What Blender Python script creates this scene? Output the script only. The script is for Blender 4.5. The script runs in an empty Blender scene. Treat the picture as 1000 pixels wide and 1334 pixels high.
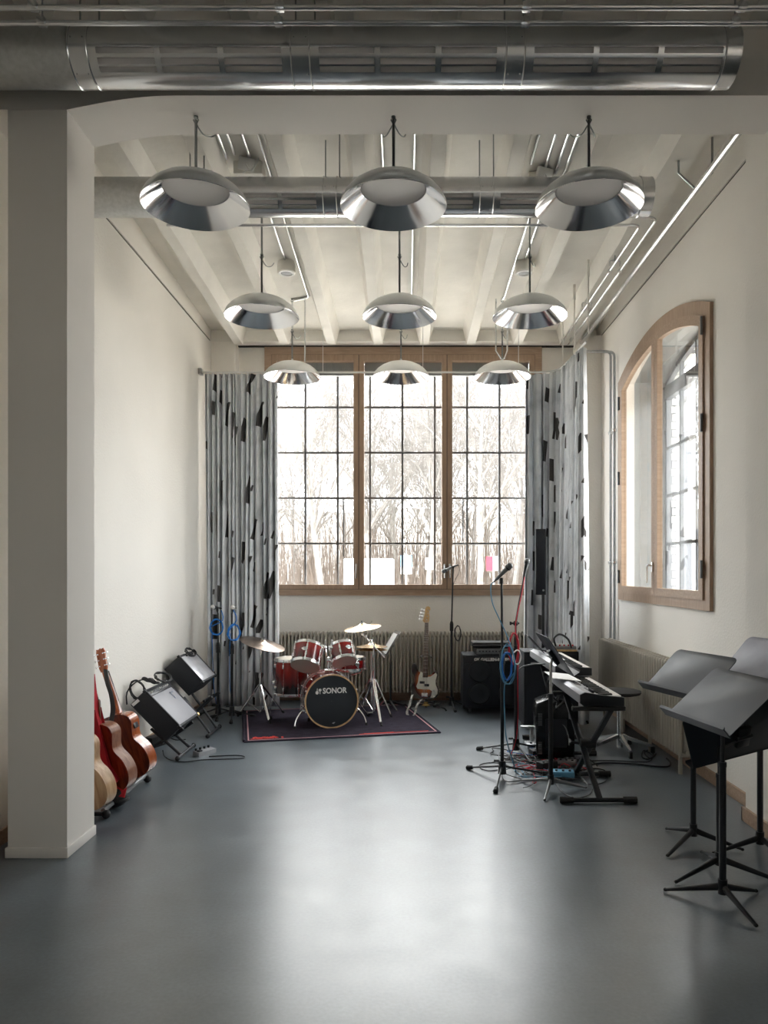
SKY, EXPO = 6.0, 1.58
import bpy, bmesh, math, random
from mathutils import Vector, Matrix, Euler
PI = math.pi
sc = bpy.context.scene
COL = sc.collection
F, CX, HY, EYE = 960.0, 528.0, 745.0, 1.6
def at(px, py, Y):
    return Vector(((px-CX)*Y/F, Y, EYE-(py-HY)*Y/F))
def gr(px, py, z=0.0):
    return at(px, py, F*(EYE-z)/(py-HY))
R = math.radians
V = Vector

# ------------------------------------------------------------------ mesh builder
class MB:
    def __init__(s): s.b = bmesh.new(); s.M = Matrix()
    def _v(s, p): return s.b.verts.new(s.M @ Vector(p))
    def box(s, c, d, rot=None, bev=0.0, seg=2):
        m = Matrix.Translation(c)
        if rot is not None: m = m @ (rot if isinstance(rot, Matrix) else Euler(rot).to_matrix().to_4x4())
        hx, hy, hz = d[0]/2, d[1]/2, d[2]/2
        vs = [s._v(m @ Vector((x*hx, y*hy, z*hz))) for x in (-1, 1) for y in (-1, 1) for z in (-1, 1)]
        fs = [s.b.faces.new([vs[i] for i in q]) for q in ((0,1,3,2),(4,6,7,5),(0,4,5,1),(2,3,7,6),(0,2,6,4),(1,5,7,3))]
        if bev > 0:
            es = list({e for f in fs for e in f.edges})
            bmesh.ops.bevel(s.b, geom=es, offset=bev, segments=seg, affect='EDGES', profile=0.5)
        return s
    def bx(s, x0, x1, y0, y1, z0, z1, bev=0.0):
        return s.box(((x0+x1)/2, (y0+y1)/2, (z0+z1)/2), (abs(x1-x0), abs(y1-y0), abs(z1-z0)), None, bev)
    def ring(s, c, ax, up, r, n, r2=None):
        side = ax.cross(up); r2 = r if r2 is None else r2
        return [s._v(c + side*(r*math.cos(2*PI*k/n)) + up*(r2*math.sin(2*PI*k/n))) for k in range(n)]
    def skin(s, rings, closed=False, caps=True):
        n = len(rings[0]); m = len(rings)
        for i in range(m if closed else m-1):
            a, b = rings[i], rings[(i+1) % m]
            for k in range(n):
                try: s.b.faces.new((a[k], a[(k+1) % n], b[(k+1) % n], b[k]))
                except ValueError: pass
        if caps and not closed:
            try: s.b.faces.new(rings[0][::-1]); s.b.faces.new(rings[-1])
            except ValueError: pass
    def cyl(s, p, q, r, r2=None, n=12, caps=True):
        p, q = V(p), V(q); ax = (q-p).normalized()
        up = V((0,0,1)) if abs(ax.z) < .9 else V((1,0,0))
        up = (up-ax*up.dot(ax)).normalized()
        s.skin([s.ring(p, ax, up, r, n), s.ring(q, ax, up, r if r2 is None else r2, n)], caps=caps)
        return s
    def tube(s, pts, r, n=8, closed=False, smooth=0):
        pts = [V(p) for p in pts]
        if smooth: pts = spline(pts, smooth, closed)
        m = len(pts); rs = r if isinstance(r, (list, tuple)) else [r]*m
        up = None; rings = []
        for i, p in enumerate(pts):
            a = pts[(i-1) % m] if (closed or i > 0) else p
            b = pts[(i+1) % m] if (closed or i < m-1) else p
            ax = (b-a).normalized()
            if up is None:
                up = V((0,0,1)) if abs(ax.z) < .9 else V((1,0,0))
            up = (up-ax*up.dot(ax))
            up = up.normalized() if up.length > 1e-6 else ax.orthogonal().normalized()
            rings.append(s.ring(p, ax, up, rs[min(i, len(rs)-1)], n))
        s.skin(rings, closed)
        return s
    def lathe(s, prof, n=32, o=(0,0,0), caps=False, mat=None):
        """profile of (r, z) round local z"""
        m = Matrix.Translation(o) if mat is None else mat
        rings = []
        for r, z in prof:
            rings.append([s._v(m @ V((max(r, 1e-4)*math.cos(2*PI*k/n), max(r, 1e-4)*math.sin(2*PI*k/n), z))) for k in range(n)])
        s.skin(rings, caps=caps)
        return s
    def ball(s, c, r, sx=1, sy=1, sz=1, n=12, m=8, rot=None):
        M = Matrix.Translation(c)
        if rot is not None: M = M @ rot
        prof = []
        rings = []
        for i in range(m+1):
            t = PI*i/m
            rr, z = max(math.sin(t), 1e-3)*r, -math.cos(t)*r
            rings.append([s._v(M @ V((rr*sx*math.cos(2*PI*k/n), rr*sy*math.sin(2*PI*k/n), z*sz))) for k in range(n)])
        s.skin(rings)
        return s
    def prism(s, pts, ex, bev=0.0, seg=2):
        pts = [V(p) for p in pts]; ex = V(ex); n = len(pts)
        a = [s._v(p) for p in pts]; b = [s._v(p+ex) for p in pts]
        fs = [s.b.faces.new(a[::-1]), s.b.faces.new(b)]
        for k in range(n): fs.append(s.b.faces.new((a[k], a[(k+1) % n], b[(k+1) % n], b[k])))
        if bev > 0:
            es = list({e for e in list(fs[0].edges)+list(fs[1].edges)})
            bmesh.ops.bevel(s.b, geom=es, offset=bev, segments=seg, affect='EDGES', profile=0.5)
        return s
    def frame(s, outer, inner, ex):
        """ring between two contours with the same number of points, given depth"""
        ex = V(ex); n = len(outer)
        o0 = [s._v(p) for p in outer]; i0 = [s._v(p) for p in inner]
        o1 = [s._v(V(p)+ex) for p in outer]; i1 = [s._v(V(p)+ex) for p in inner]
        for k in range(n):
            j = (k+1) % n
            for q in ((o0[k],o0[j],i0[j],i0[k]), (o1[k],i1[k],i1[j],o1[j]), (o0[k],o1[k],o1[j],o0[j]), (i0[k],i0[j],i1[j],i1[k])):
                s.b.faces.new(q)
        return s
    def build(s, name, mat, parent=None, world=False, smooth=True, ang=35, sub=0):
        bmesh.ops.recalc_face_normals(s.b, faces=s.b.faces[:])
        me = bpy.data.meshes.new(name); s.b.to_mesh(me); s.b.free()
        o = bpy.data.objects.new(name, me); COL.objects.link(o)
        for m in (mat if isinstance(mat, (list, tuple)) else [mat]): me.materials.append(m)
        if smooth:
            me.shade_smooth(); me.set_sharp_from_angle(angle=R(ang))
        if parent is not None:
            o.parent = parent
            if world:
                bpy.context.view_layer.update()
                me.transform(parent.matrix_world.inverted())
        if sub:
            md = o.modifiers.new('s', 'SUBSURF'); md.levels = sub; md.render_levels = sub
        return o

def spline(pts, k=6, closed=False):
    out = []; m = len(pts)
    for i in range(m if closed else m-1):
        p1, p2 = pts[i], pts[(i+1) % m]
        p0 = pts[(i-1) % m] if (closed or i > 0) else p1
        p3 = pts[(i+2) % m] if (closed or i < m-2) else p2
        for j in range(k):
            t = j/k
            out.append(0.5*((2*p1)+(p2-p0)*t+(2*p0-5*p1+4*p2-p3)*t*t+(3*p1-p0-3*p2+p3)*t**3))
    if not closed: out.append(pts[-1])
    return out

def tag(o, label, cat, group=None):
    o['label'] = label; o['category'] = cat
    if group: o['group'] = group
    return o
def thing(name, label, cat, loc=(0,0,0), rot=None, group=None):
    o = bpy.data.objects.new(name, None); COL.objects.link(o)
    o.empty_display_size = .1
    if isinstance(rot, Matrix): o.matrix_world = Matrix.Translation(loc) @ rot.to_4x4()
    else:
        o.location = loc; o.rotation_euler = rot or (0,0,0)
    return tag(o, label, cat, group)
def struct(o): o['kind'] = 'structure'; return o
def stuff(o): o['kind'] = 'stuff'; return o
def copy_tree(o, parent=None):
    c = o.copy(); COL.objects.link(c)
    if parent is not None: c.parent = parent
    for ch in o.children: copy_tree(ch, c)
    return c

# ------------------------------------------------------------------ materials
def srgb(r, g, b):
    return tuple(((c/255)/12.92 if c/255 <= .04045 else ((c/255+.055)/1.055)**2.4) for c in (r, g, b))+(1,)
def mat(name, col, rough=.5, metal=0.0, nscale=0, namt=.1, bump=0, bscale=50, coat=0, spec=.5, aniso=0, rvar=0):
    m = bpy.data.materials.new(name); m.use_nodes = True
    nt = m.node_tree; N = nt.nodes; L = nt.links
    b = N['Principled BSDF']
    b.inputs['Base Color'].default_value = col
    b.inputs['Roughness'].default_value = rough
    b.inputs['Metallic'].default_value = metal
    b.inputs['Specular IOR Level'].default_value = spec
    if coat: b.inputs['Coat Weight'].default_value = coat; b.inputs['Coat Roughness'].default_value = .08
    if nscale or bump:
        tc = N.new('ShaderNodeTexCoord')
    if nscale:
        n = N.new('ShaderNodeTexNoise'); n.inputs['Scale'].default_value = nscale; n.inputs['Detail'].default_value = 5
        L.new(tc.outputs['Object'], n.inputs['Vector'])
        mr = N.new('ShaderNodeMapRange'); mr.inputs[1].default_value = .3; mr.inputs[2].default_value = .7
        mr.inputs[3].default_value = 1-namt; mr.inputs[4].default_value = 1+namt
        L.new(n.outputs['Fac'], mr.inputs[0])
        mx = N.new('ShaderNodeMix'); mx.data_type = 'RGBA'; mx.blend_type = 'MULTIPLY'; mx.inputs[0].default_value = 1
        mx.inputs[6].default_value = col
        L.new(mr.outputs[0], mx.inputs[7]); L.new(mx.outputs[2], b.inputs['Base Color'])
        if rvar:
            m2 = N.new('ShaderNodeMapRange'); m2.inputs[1].default_value = .3; m2.inputs[2].default_value = .7
            m2.inputs[3].default_value = max(rough-rvar, .02); m2.inputs[4].default_value = rough+rvar
            L.new(n.outputs['Fac'], m2.inputs[0]); L.new(m2.outputs[0], b.inputs['Roughness'])
    if bump:
        n2 = N.new('ShaderNodeTexNoise'); n2.inputs['Scale'].default_value = bscale; n2.inputs['Detail'].default_value = 6
        L.new(tc.outputs['Object'], n2.inputs['Vector'])
        bp = N.new('ShaderNodeBump'); bp.inputs['Strength'].default_value = bump; bp.inputs['Distance'].default_value = .01
        L.new(n2.outputs['Fac'], bp.inputs['Height']); L.new(bp.outputs[0], b.inputs['Normal'])
    return m
def wood(name, c1, c2, scale=(1,1,1), rough=.45, coat=0, dist=3, ws=6):
    m = mat(name, c1, rough, coat=coat); nt = m.node_tree; N = nt.nodes; L = nt.links; b = N['Principled BSDF']
    tc = N.new('ShaderNodeTexCoord'); mp = N.new('ShaderNodeMapping'); mp.inputs['Scale'].default_value = scale
    w = N.new('ShaderNodeTexNoise'); w.inputs['Scale'].default_value = ws; w.inputs['Detail'].default_value = 6; w.inputs['Distortion'].default_value = dist*.2
    cr = N.new('ShaderNodeValToRGB'); cr.color_ramp.elements[0].color = c1; cr.color_ramp.elements[1].color = c2
    cr.color_ramp.elements[0].position = .35; cr.color_ramp.elements[1].position = .68
    L.new(tc.outputs['Object'], mp.inputs[0]); L.new(mp.outputs[0], w.inputs['Vector']); L.new(w.outputs['Fac'], cr.inputs[0]); L.new(cr.outputs[0], b.inputs['Base Color'])
    return m
M = {}
M['wall'] = mat('plaster_wall', srgb(236,232,225), .9, nscale=1.2, namt=.025, bump=.35, bscale=55, spec=.2)
M['column'] = mat('painted_column', srgb(230,226,221), .85, nscale=.8, namt=.015, spec=.2)
M['ceil'] = mat('painted_concrete', srgb(232,229,222), .9, nscale=3, namt=.05, bump=.6, bscale=9, spec=.2)
M['dark'] = mat('gap_shade_paint', srgb(60,58,54), .8)  # dark colour standing in for the shade inside narrow gaps
M['oak'] = wood('oak_wood', srgb(156,130,108), srgb(173,147,124), (9,9,.8), .5)
M['oakh'] = wood('oak_wood_board', srgb(159,133,111), srgb(176,150,127), (.9,9,9), .5)
M['steel'] = mat('window_steel', srgb(92,94,98), .6, nscale=6, namt=.1)
M['galv'] = mat('galvanised_steel', (.60,.61,.62,1), .22, 1, nscale=2.2, namt=.05, rvar=.04)
M['galvd'] = mat('dull_galvanised_steel', (.50,.51,.51,1), .40, 1, nscale=40, namt=.10, rvar=.05)
M['alu'] = mat('spun_aluminium', (.80,.81,.83,1), .13, 1, nscale=3, namt=.08, rvar=.05)
M['aluo'] = mat('brushed_aluminium', (.70,.71,.71,1), .34, 1, nscale=5, namt=.06)
M['chrome'] = mat('chrome', (.88,.89,.90,1), .18, 1)
M['zinc'] = mat('zinc_conduit', (.66,.67,.68,1), .25, 1)
M['rod'] = mat('threaded_rod', (.30,.32,.31,1), .4, 1)
M['opal'] = mat('opal_diffuser', srgb(226,222,220), .5)
M['black'] = mat('black_metal', (.012,.014,.018,1), .38, 0, nscale=8, namt=.15)
M['blackgl'] = mat('gloss_black', (.012,.013,.015,1), .18)
M['rubber'] = mat('black_rubber', (.015,.015,.016,1), .7)
M['cable'] = mat('black_cable', (.014,.014,.015,1), .5)
M['desk'] = mat('desk_powder_coat', (.013,.018,.026,1), .45, spec=.4, nscale=5, namt=.2, rvar=.06)
M['desk_sheen'] = mat('desk_painted_sheen', (.26,.26,.31,1), .42, nscale=5, namt=.2)  # reflection on the desk by the pilaster, put into a paler base colour
M['tolex'] = mat('black_tolex', (.024,.026,.031,1), .6, spec=.3, bump=.5, bscale=220)
M['blue'] = mat('blue_cable', srgb(30,120,205), .45)
M['blue2'] = mat('light_blue_cable', srgb(96,160,196), .45)
M['red'] = mat('red_cable', srgb(190,24,48), .45)
M['redcloth'] = mat('red_cloth', srgb(170,18,34), .85, nscale=20, namt=.2)
M['head'] = mat('drum_head', srgb(226,216,202), .35, nscale=4, namt=.04)
M['headb'] = mat('black_drum_head', (.018,.022,.027,1), .33, nscale=3, namt=.2)
M['bronze'] = mat('bronze_cymbal', (.70,.52,.33,1), .25, 1, nscale=14, namt=.1)
M['bronzed'] = mat('dark_bronze_cymbal', (.42,.33,.27,1), .28, 1, nscale=14, namt=.2)
M['white'] = mat('white_plastic', srgb(225,225,222), .4)
M['paper'] = mat('paper', srgb(235,235,235), .8)
M['keyw'] = mat('white_keys', srgb(232,228,222), .3)
M['silver'] = mat('silver_plastic', srgb(168,170,174), .38, .3)
M['grey'] = mat('grey_metal', srgb(120,122,124), .45, .4)
M['pickg'] = mat('white_pickguard', srgb(228,226,214), .35)
M['rad'] = mat('radiator_enamel', srgb(178,172,160), .45, nscale=4, namt=.04)
M['brass'] = mat('brass', (.72,.52,.2,1), .3, 1)
M['strapw'] = mat('patterned_strap', srgb(190,190,188), .7, nscale=26, namt=.9)
M['bluetag'] = mat('blue_print', srgb(90,110,200), .5)
M['mahog'] = wood('mahogany', srgb(88,30,16), srgb(140,58,32), (6,6,1), .22, coat=.6)
M['cedar'] = wood('warm_varnished_wood', srgb(150,72,36), srgb(186,104,58), (6,6,1), .22, coat=.6)
M['walnut'] = wood('satin_brown_wood', srgb(128,82,60), srgb(160,112,86), (6,6,1), .35, coat=.2)
M['spruce'] = wood('pale_wood', srgb(176,136,98), srgb(206,172,134), (7,7,1), .35, coat=.2)
M['maple'] = wood('maple_neck', srgb(205,165,110), srgb(225,190,140), (6,6,1), .3, coat=.4)
M['rosew'] = wood('rosewood', srgb(66,44,34), srgb(98,68,54), (6,6,1), .4)
M['bark'] = mat('grey_bark', srgb(112,108,104), .9, nscale=4, namt=.3)
M['birch'] = mat('pale_bark', srgb(118,115,110), .9, nscale=4, namt=.2)
M['snow'] = mat('pale_ground', srgb(205,200,192), .9, nscale=.3, namt=.15)
M['render'] = mat('pale_render', srgb(206,202,196), .9, nscale=1, namt=.05)
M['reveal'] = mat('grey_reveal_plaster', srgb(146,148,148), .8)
M['stone'] = mat('grey_stone', srgb(120,122,126), .8)
M['litter'] = mat('brown_undergrowth', srgb(84,74,66), .95)
M['hillwood'] = mat('distant_wood', srgb(98,94,90), .95, nscale=.35, namt=.35)

def floor_mat():
    m = mat('polished_concrete', (.075,.088,.096,1), .36, spec=1.0); nt = m.node_tree; N = nt.nodes; L = nt.links; b = N['Principled BSDF']; b.inputs['IOR'].default_value = 1.72
    tc = N.new('ShaderNodeTexCoord')
    n1 = N.new('ShaderNodeTexNoise'); n1.inputs['Scale'].default_value = .9; n1.inputs['Detail'].default_value = 7; n1.inputs['Distortion'].default_value = .4
    n2 = N.new('ShaderNodeTexNoise'); n2.inputs['Scale'].default_value = 60; n2.inputs['Detail'].default_value = 5
    n3 = N.new('ShaderNodeTexNoise'); n3.inputs['Scale'].default_value = 4; n3.inputs['Detail'].default_value = 8
    v = N.new('ShaderNodeTexVoronoi'); v.inputs['Scale'].default_value = 45
    for n in (n1, n2, n3, v): L.new(tc.outputs['Object'], n.inputs['Vector'])
    cr = N.new('ShaderNodeValToRGB'); e = cr.color_ramp.elements
    e[0].position = .3; e[0].color = srgb(72,82,89); e[1].position = .72; e[1].color = srgb(98,108,116)
    L.new(n1.outputs['Fac'], cr.inputs[0])
    mx = N.new('ShaderNodeMix'); mx.data_type = 'RGBA'; mx.blend_type = 'OVERLAY'; mx.inputs[0].default_value = .45
    L.new(cr.outputs[0], mx.inputs[6]); L.new(n3.outputs['Fac'], mx.inputs[7])
    mx2 = N.new('ShaderNodeMix'); mx2.data_type = 'RGBA'; mx2.blend_type = 'OVERLAY'; mx2.inputs[0].default_value = .35
    L.new(mx.outputs[2], mx2.inputs[6]); L.new(n2.outputs['Fac'], mx2.inputs[7])
    lt = N.new('ShaderNodeMath'); lt.operation = 'LESS_THAN'; lt.inputs[1].default_value = .05; L.new(v.outputs['Distance'], lt.inputs[0])
    mx3 = N.new('ShaderNodeMix'); mx3.data_type = 'RGBA'; mx3.blend_type = 'MULTIPLY'; mx3.inputs[7].default_value = (.8,.8,.8,1)
    L.new(lt.outputs[0], mx3.inputs[0]); L.new(mx2.outputs[2], mx3.inputs[6])
    L.new(mx3.outputs[2], b.inputs['Base Color'])
    mr = N.new('ShaderNodeMapRange'); mr.inputs[1].default_value = .3; mr.inputs[2].default_value = .7; mr.inputs[3].default_value = .285; mr.inputs[4].default_value = .335
    L.new(n3.outputs['Fac'], mr.inputs[0]); L.new(mr.outputs[0], b.inputs['Roughness'])
    bp = N.new('ShaderNodeBump'); bp.inputs['Strength'].default_value = .06; bp.inputs['Distance'].default_value = .005
    L.new(n2.outputs['Fac'], bp.inputs['Height']); L.new(bp.outputs[0], b.inputs['Normal'])
    return m
M['floor'] = floor_mat()
def glass_mat():
    m = bpy.data.materials.new('window_glass'); m.use_nodes = True; nt = m.node_tree; N = nt.nodes; L = nt.links
    N.clear(); o = N.new('ShaderNodeOutputMaterial'); t = N.new('ShaderNodeBsdfTransparent'); t.inputs[0].default_value = (.96,.97,.965,1)
    g = N.new('ShaderNodeBsdfGlossy'); g.inputs['Roughness'].default_value = .01
    f = N.new('ShaderNodeFresnel'); ge = N.new('ShaderNodeNewGeometry'); mi = N.new('ShaderNodeMapRange'); mi.inputs[3].default_value = 1.5; mi.inputs[4].default_value = 1/1.5
    L.new(ge.outputs['Backfacing'], mi.inputs[0]); L.new(mi.outputs[0], f.inputs[0])
    x = N.new('ShaderNodeMixShader'); L.new(f.outputs[0], x.inputs[0]); L.new(t.outputs[0], x.inputs[1]); L.new(g.outputs[0], x.inputs[2]); L.new(x.outputs[0], o.inputs[0])
    return m
M['glass'] = glass_mat()
def curtain_mat():
    m = mat('printed_curtain', srgb(150,154,158), .85, spec=.15); nt = m.node_tree; N = nt.nodes; L = nt.links; b = N['Principled BSDF']
    uv = N.new('ShaderNodeUVMap')
    mp = N.new('ShaderNodeMapping'); mp.inputs['Scale'].default_value = (4.6, 1.9, 1); mp.inputs['Rotation'].default_value = (0,0,.06)
    v = N.new('ShaderNodeTexVoronoi'); v.distance = 'CHEBYCHEV'; v.inputs['Scale'].default_value = 1; v.inputs['Randomness'].default_value = .85; v.voronoi_dimensions = '2D'
    n = N.new('ShaderNodeTexNoise'); n.inputs['Scale'].default_value = 1.3; n.inputs['Detail'].default_value = 1
    mxv = N.new('ShaderNodeMix'); mxv.data_type = 'RGBA'; mxv.blend_type = 'LINEAR_LIGHT'; mxv.inputs[0].default_value = .05
    L.new(uv.outputs[0], mp.inputs[0]); L.new(mp.outputs[0], mxv.inputs[6]); L.new(mp.outputs[0], n.inputs['Vector']); L.new(n.outputs['Color'], mxv.inputs[7])
    L.new(mxv.outputs[2], v.inputs['Vector'])
    sp = N.new('ShaderNodeSeparateColor'); L.new(v.outputs['Color'], sp.inputs[0])
    th = N.new('ShaderNodeMapRange'); th.inputs[1].default_value = .48; th.inputs[2].default_value = 1; th.inputs[3].default_value = .0; th.inputs[4].default_value = .30
    L.new(sp.outputs[0], th.inputs[0])
    lt = N.new('ShaderNodeMath'); lt.operation = 'LESS_THAN'; L.new(v.outputs['Distance'], lt.inputs[0]); L.new(th.outputs[0], lt.inputs[1])
    # pale smudges
    n2 = N.new('ShaderNodeTexNoise'); n2.inputs['Scale'].default_value = 3.5; n2.inputs['Detail'].default_value = 4
    L.new(uv.outputs[0], n2.inputs['Vector'])
    cr = N.new('ShaderNodeValToRGB'); cr.color_ramp.elements[0].color = srgb(186,190,195); cr.color_ramp.elements[1].color = srgb(218,221,225)
    cr.color_ramp.elements[0].position = .33; cr.color_ramp.elements[1].position = .5
    L.new(n2.outputs['Fac'], cr.inputs[0])
    mx = N.new('ShaderNodeMix'); mx.data_type = 'RGBA'; mx.inputs[7].default_value = srgb(72,70,70)
    L.new(lt.outputs[0], mx.inputs[0]); L.new(cr.outputs[0], mx.inputs[6]); L.new(mx.outputs[2], b.inputs['Base Color'])
    return m
M['curtain'] = curtain_mat()
def grad_mat(name, stops, axis=2, lo=-.2, hi=.2, rough=.2, coat=.7, radial=False, oy=0, streak=True):
    """lacquer whose colour fades along one local axis (or outwards), as sprayed on the instrument"""
    m = mat(name, stops[0][1], rough, coat=coat); nt = m.node_tree; N = nt.nodes; L = nt.links; b = N['Principled BSDF']
    tc = N.new('ShaderNodeTexCoord'); sx = N.new('ShaderNodeSeparateXYZ'); L.new(tc.outputs['Object'], sx.inputs[0])
    mr = N.new('ShaderNodeMapRange'); mr.inputs[1].default_value = lo; mr.inputs[2].default_value = hi
    if radial:
        mp = N.new('ShaderNodeMapping'); mp.inputs['Location'].default_value = (0,0,-oy); mp.inputs['Scale'].default_value = (1.25,0,.85)
        ln = N.new('ShaderNodeVectorMath'); ln.operation = 'LENGTH'
        mp2 = mp; L.new(tc.outputs['Object'], mp.inputs[0]); L.new(mp.outputs[0], ln.inputs[0]); L.new(ln.outputs['Value'], mr.inputs[0])
    else:
        n = N.new('ShaderNodeTexNoise'); n.inputs['Scale'].default_value = 9; mp = N.new('ShaderNodeMapping'); mp.inputs['Scale'].default_value = (3,3,.3)
        L.new(tc.outputs['Object'], mp.inputs[0]); L.new(mp.outputs[0], n.inputs['Vector'])
        ma = N.new('ShaderNodeMath'); ma.operation = 'MULTIPLY_ADD'; ma.inputs[1].default_value = (hi-lo)*.35; 
        L.new(n.outputs['Fac'], ma.inputs[0]); L.new(sx.outputs[axis], ma.inputs[2]); L.new(ma.outputs[0], mr.inputs[0])
    cr = N.new('ShaderNodeValToRGB')
    while len(cr.color_ramp.elements) < len(stops): cr.color_ramp.elements.new(.5)
    for e, (p, c) in zip(cr.color_ramp.elements, stops): e.position = p; e.color = c
    L.new(mr.outputs[0], cr.inputs[0]); L.new(cr.outputs[0], b.inputs['Base Color'])
    return m
M['burst'] = grad_mat('red_fade_lacquer', [(.30, srgb(22,8,12)), (.58, srgb(112,14,18)), (.85, srgb(160,30,22))], 2, -.18, .24)
M['kick'] = mat('red_lacquer', srgb(150,26,20), .2, coat=.7, nscale=6, namt=.2)
M['sunb'] = grad_mat('sunburst_lacquer', [(.22, srgb(206,134,62)), (.45, srgb(176,86,34)), (.62, srgb(92,28,16)), (.76, srgb(20,10,10))], 2, 0, .23, radial=True, oy=.17)
def brick_mat():
    m = mat('white_brick', srgb(190,188,184), .9); nt = m.node_tree; N = nt.nodes; L = nt.links; b = N['Principled BSDF']
    tc = N.new('ShaderNodeTexCoord'); sx = N.new('ShaderNodeSeparateXYZ'); cb = N.new('ShaderNodeCombineXYZ'); ad = N.new('ShaderNodeMath')
    L.new(tc.outputs['Object'], sx.inputs[0]); L.new(sx.outputs[0], ad.inputs[0]); L.new(sx.outputs[1], ad.inputs[1]); L.new(ad.outputs[0], cb.inputs[0]); L.new(sx.outputs[2], cb.inputs[1])
    t = N.new('ShaderNodeTexBrick'); t.inputs['Color1'].default_value = srgb(200,198,192); t.inputs['Color2'].default_value = srgb(182,178,172); t.inputs['Mortar'].default_value = srgb(96,98,102)
    t.inputs['Scale'].default_value = 1; t.inputs['Brick Width'].default_value = .25; t.inputs['Row Height'].default_value = .085; t.inputs['Mortar Size'].default_value = .008
    L.new(cb.outputs[0], t.inputs['Vector']); L.new(t.outputs['Color'], b.inputs['Base Color'])
    return m
M['brick'] = brick_mat()
def grille_mat(name, c1, c2, sc=260, rough=.5, metal=0):
    m = mat(name, c1, rough, metal); nt = m.node_tree; N = nt.nodes; L = nt.links; b = N['Principled BSDF']
    tc = N.new('ShaderNodeTexCoord'); t = N.new('ShaderNodeTexChecker'); t.inputs['Scale'].default_value = sc
    t.inputs[1].default_value = c1; t.inputs[2].default_value = c2
    L.new(tc.outputs['Object'], t.inputs[0]); L.new(t.outputs[0], b.inputs['Base Color'])
    return m
M['grille'] = grille_mat('silver_grille_cloth', srgb(168,168,174), srgb(128,128,136), 160, .5)
M['grilleb'] = grille_mat('dark_grille_cloth', (.012,.016,.026,1), (.004,.006,.010,1), 120, .6)
def rug_mat():
    m = mat('dark_rug', srgb(58,54,66), .95, nscale=14, namt=.18, bump=.6, bscale=300, spec=.1)
    return m
M['rug'] = rug_mat()
M['rugline'] = mat('pale_rug_border', srgb(196,150,156), .9)
M['rugred'] = mat('red_rug_print', srgb(206,58,50), .9)

_tc = {}
def text(s, size, parent, mt, mtx, name='lettering', bold=.0, sx=1.0, ext=.0006, align='CENTER'):
    cu = bpy.data.curves.new(name, 'FONT'); cu.body = s; cu.size = size; cu.extrude = ext; cu.offset = bold
    cu.align_x = align; cu.align_y = 'CENTER'; cu.resolution_u = 3
    ob = bpy.data.objects.new(name, cu); COL.objects.link(ob)
    bpy.context.view_layer.update()
    me = bpy.data.meshes.new_from_object(ob)
    bpy.data.objects.remove(ob)
    me.transform(mtx @ Matrix.Diagonal((sx,1,1,1)))
    me.materials.clear(); me.materials.append(mt)
    o = bpy.data.objects.new(name, me); COL.objects.link(o); o.parent = parent
    return o
def basis(x, y, z, o=(0,0,0)):
    m = Matrix.Identity(4)
    for i, v in enumerate((V(x), V(y), V(z), V(o))):
        for j in range(3): m[j][i] = v[j]
    return m
# ================================================================== THE ROOM
XL, XR, YB = -2.375, 2.33, 9.2
slab = lambda y: 5.0175-.0515*y
rib = lambda y: 4.8475-.0515*y
HX0, HX1, HY0 = XL, 4.6, -5.0       # the hall goes on behind the camera
struct(MB().bx(HX0-.4, HX1+.3, HY0-.3, 9.5, -.12, 0).build('floor', M['floor'], smooth=False))
mb = MB()
mb.prism([(HX0-.4, HY0-.3, slab(HY0-.3)), (HX0-.4, 9.6, slab(9.6)), (HX0-.4, 9.6, slab(9.6)+.25), (HX0-.4, HY0-.3, slab(HY0-.3)+.25)], (HX1+.7-HX0, 0, 0))
random.seed(3)
for k in range(-3, 9):
    xc = -.337+.5695*(k-0)
    if xc < -2.1: continue
    if xc > 4.4: break
    hb, ht = .052, .13
    last = (abs(xc-1.94) < .05); 
    n = 46; rings = []
    for i in range(n+1):
        y = HY0-.3+(9.02-HY0+.3)*i/n
        j = [random.uniform(-.005, .005) for _ in range(4)]
        zt, zb = slab(y)+.05, rib(y)
        xr = hb+(.09 if last else 0)
        rings.append([mb._v((xc-ht+j[0], y, zt)), mb._v((xc-ht+.03, y, slab(y)-.01)), mb._v((xc-hb-.015+j[1], y, zb+.03)), mb._v((xc-hb+j[2], y, zb)), mb._v((xc+xr+j[3], y, zb)), mb._v((xc+xr+.012, y, zb+.03)), mb._v((xc+ht+(.06 if last else 0)-.03, y, slab(y)-.01)), mb._v((xc+ht, y, zt))])
    mb.skin(rings)
mb.bx(XL-.3, XR+.3, 9.0, 9.6, 4.415, 4.75)
struct(mb.build('ceiling', M['ceil'], ang=50))
# cross beam with a haunch over the pillar
pr = [(-2.5, 4.12, 4.185), (-1.889, 4.12, 4.185)]
for i in range(9):
    t = i/8; pr.append((-1.889+.6*t, 4.12, 4.185+.078*math.sin(t*PI/2)))
pr += [(2.75, 4.12, 4.263), (2.75, 4.12, 5.0), (-2.5, 4.12, 5.0)]
pr.pop(1)
struct(MB().prism(pr, (0, .365, 0)).build('trim_1', M['column'], ang=20))
struct(MB().bx(-2.224, -1.893, 4.124, 4.483, 0, 4.3).build('wall_pillar', M['column'], smooth=False))
struct(MB().bx(-2.236, -1.885, 4.112, 4.495, 0, .058, .004).build('baseboard_pillar', M['column']))
struct(MB().bx(2.185, 2.75, 3.98, 4.735, 0, 4.5).bx(2.185, 2.75, 4.3, 4.735, 4.5, 4.95).build('wall_pilaster', M['wall'], smooth=False))
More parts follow.
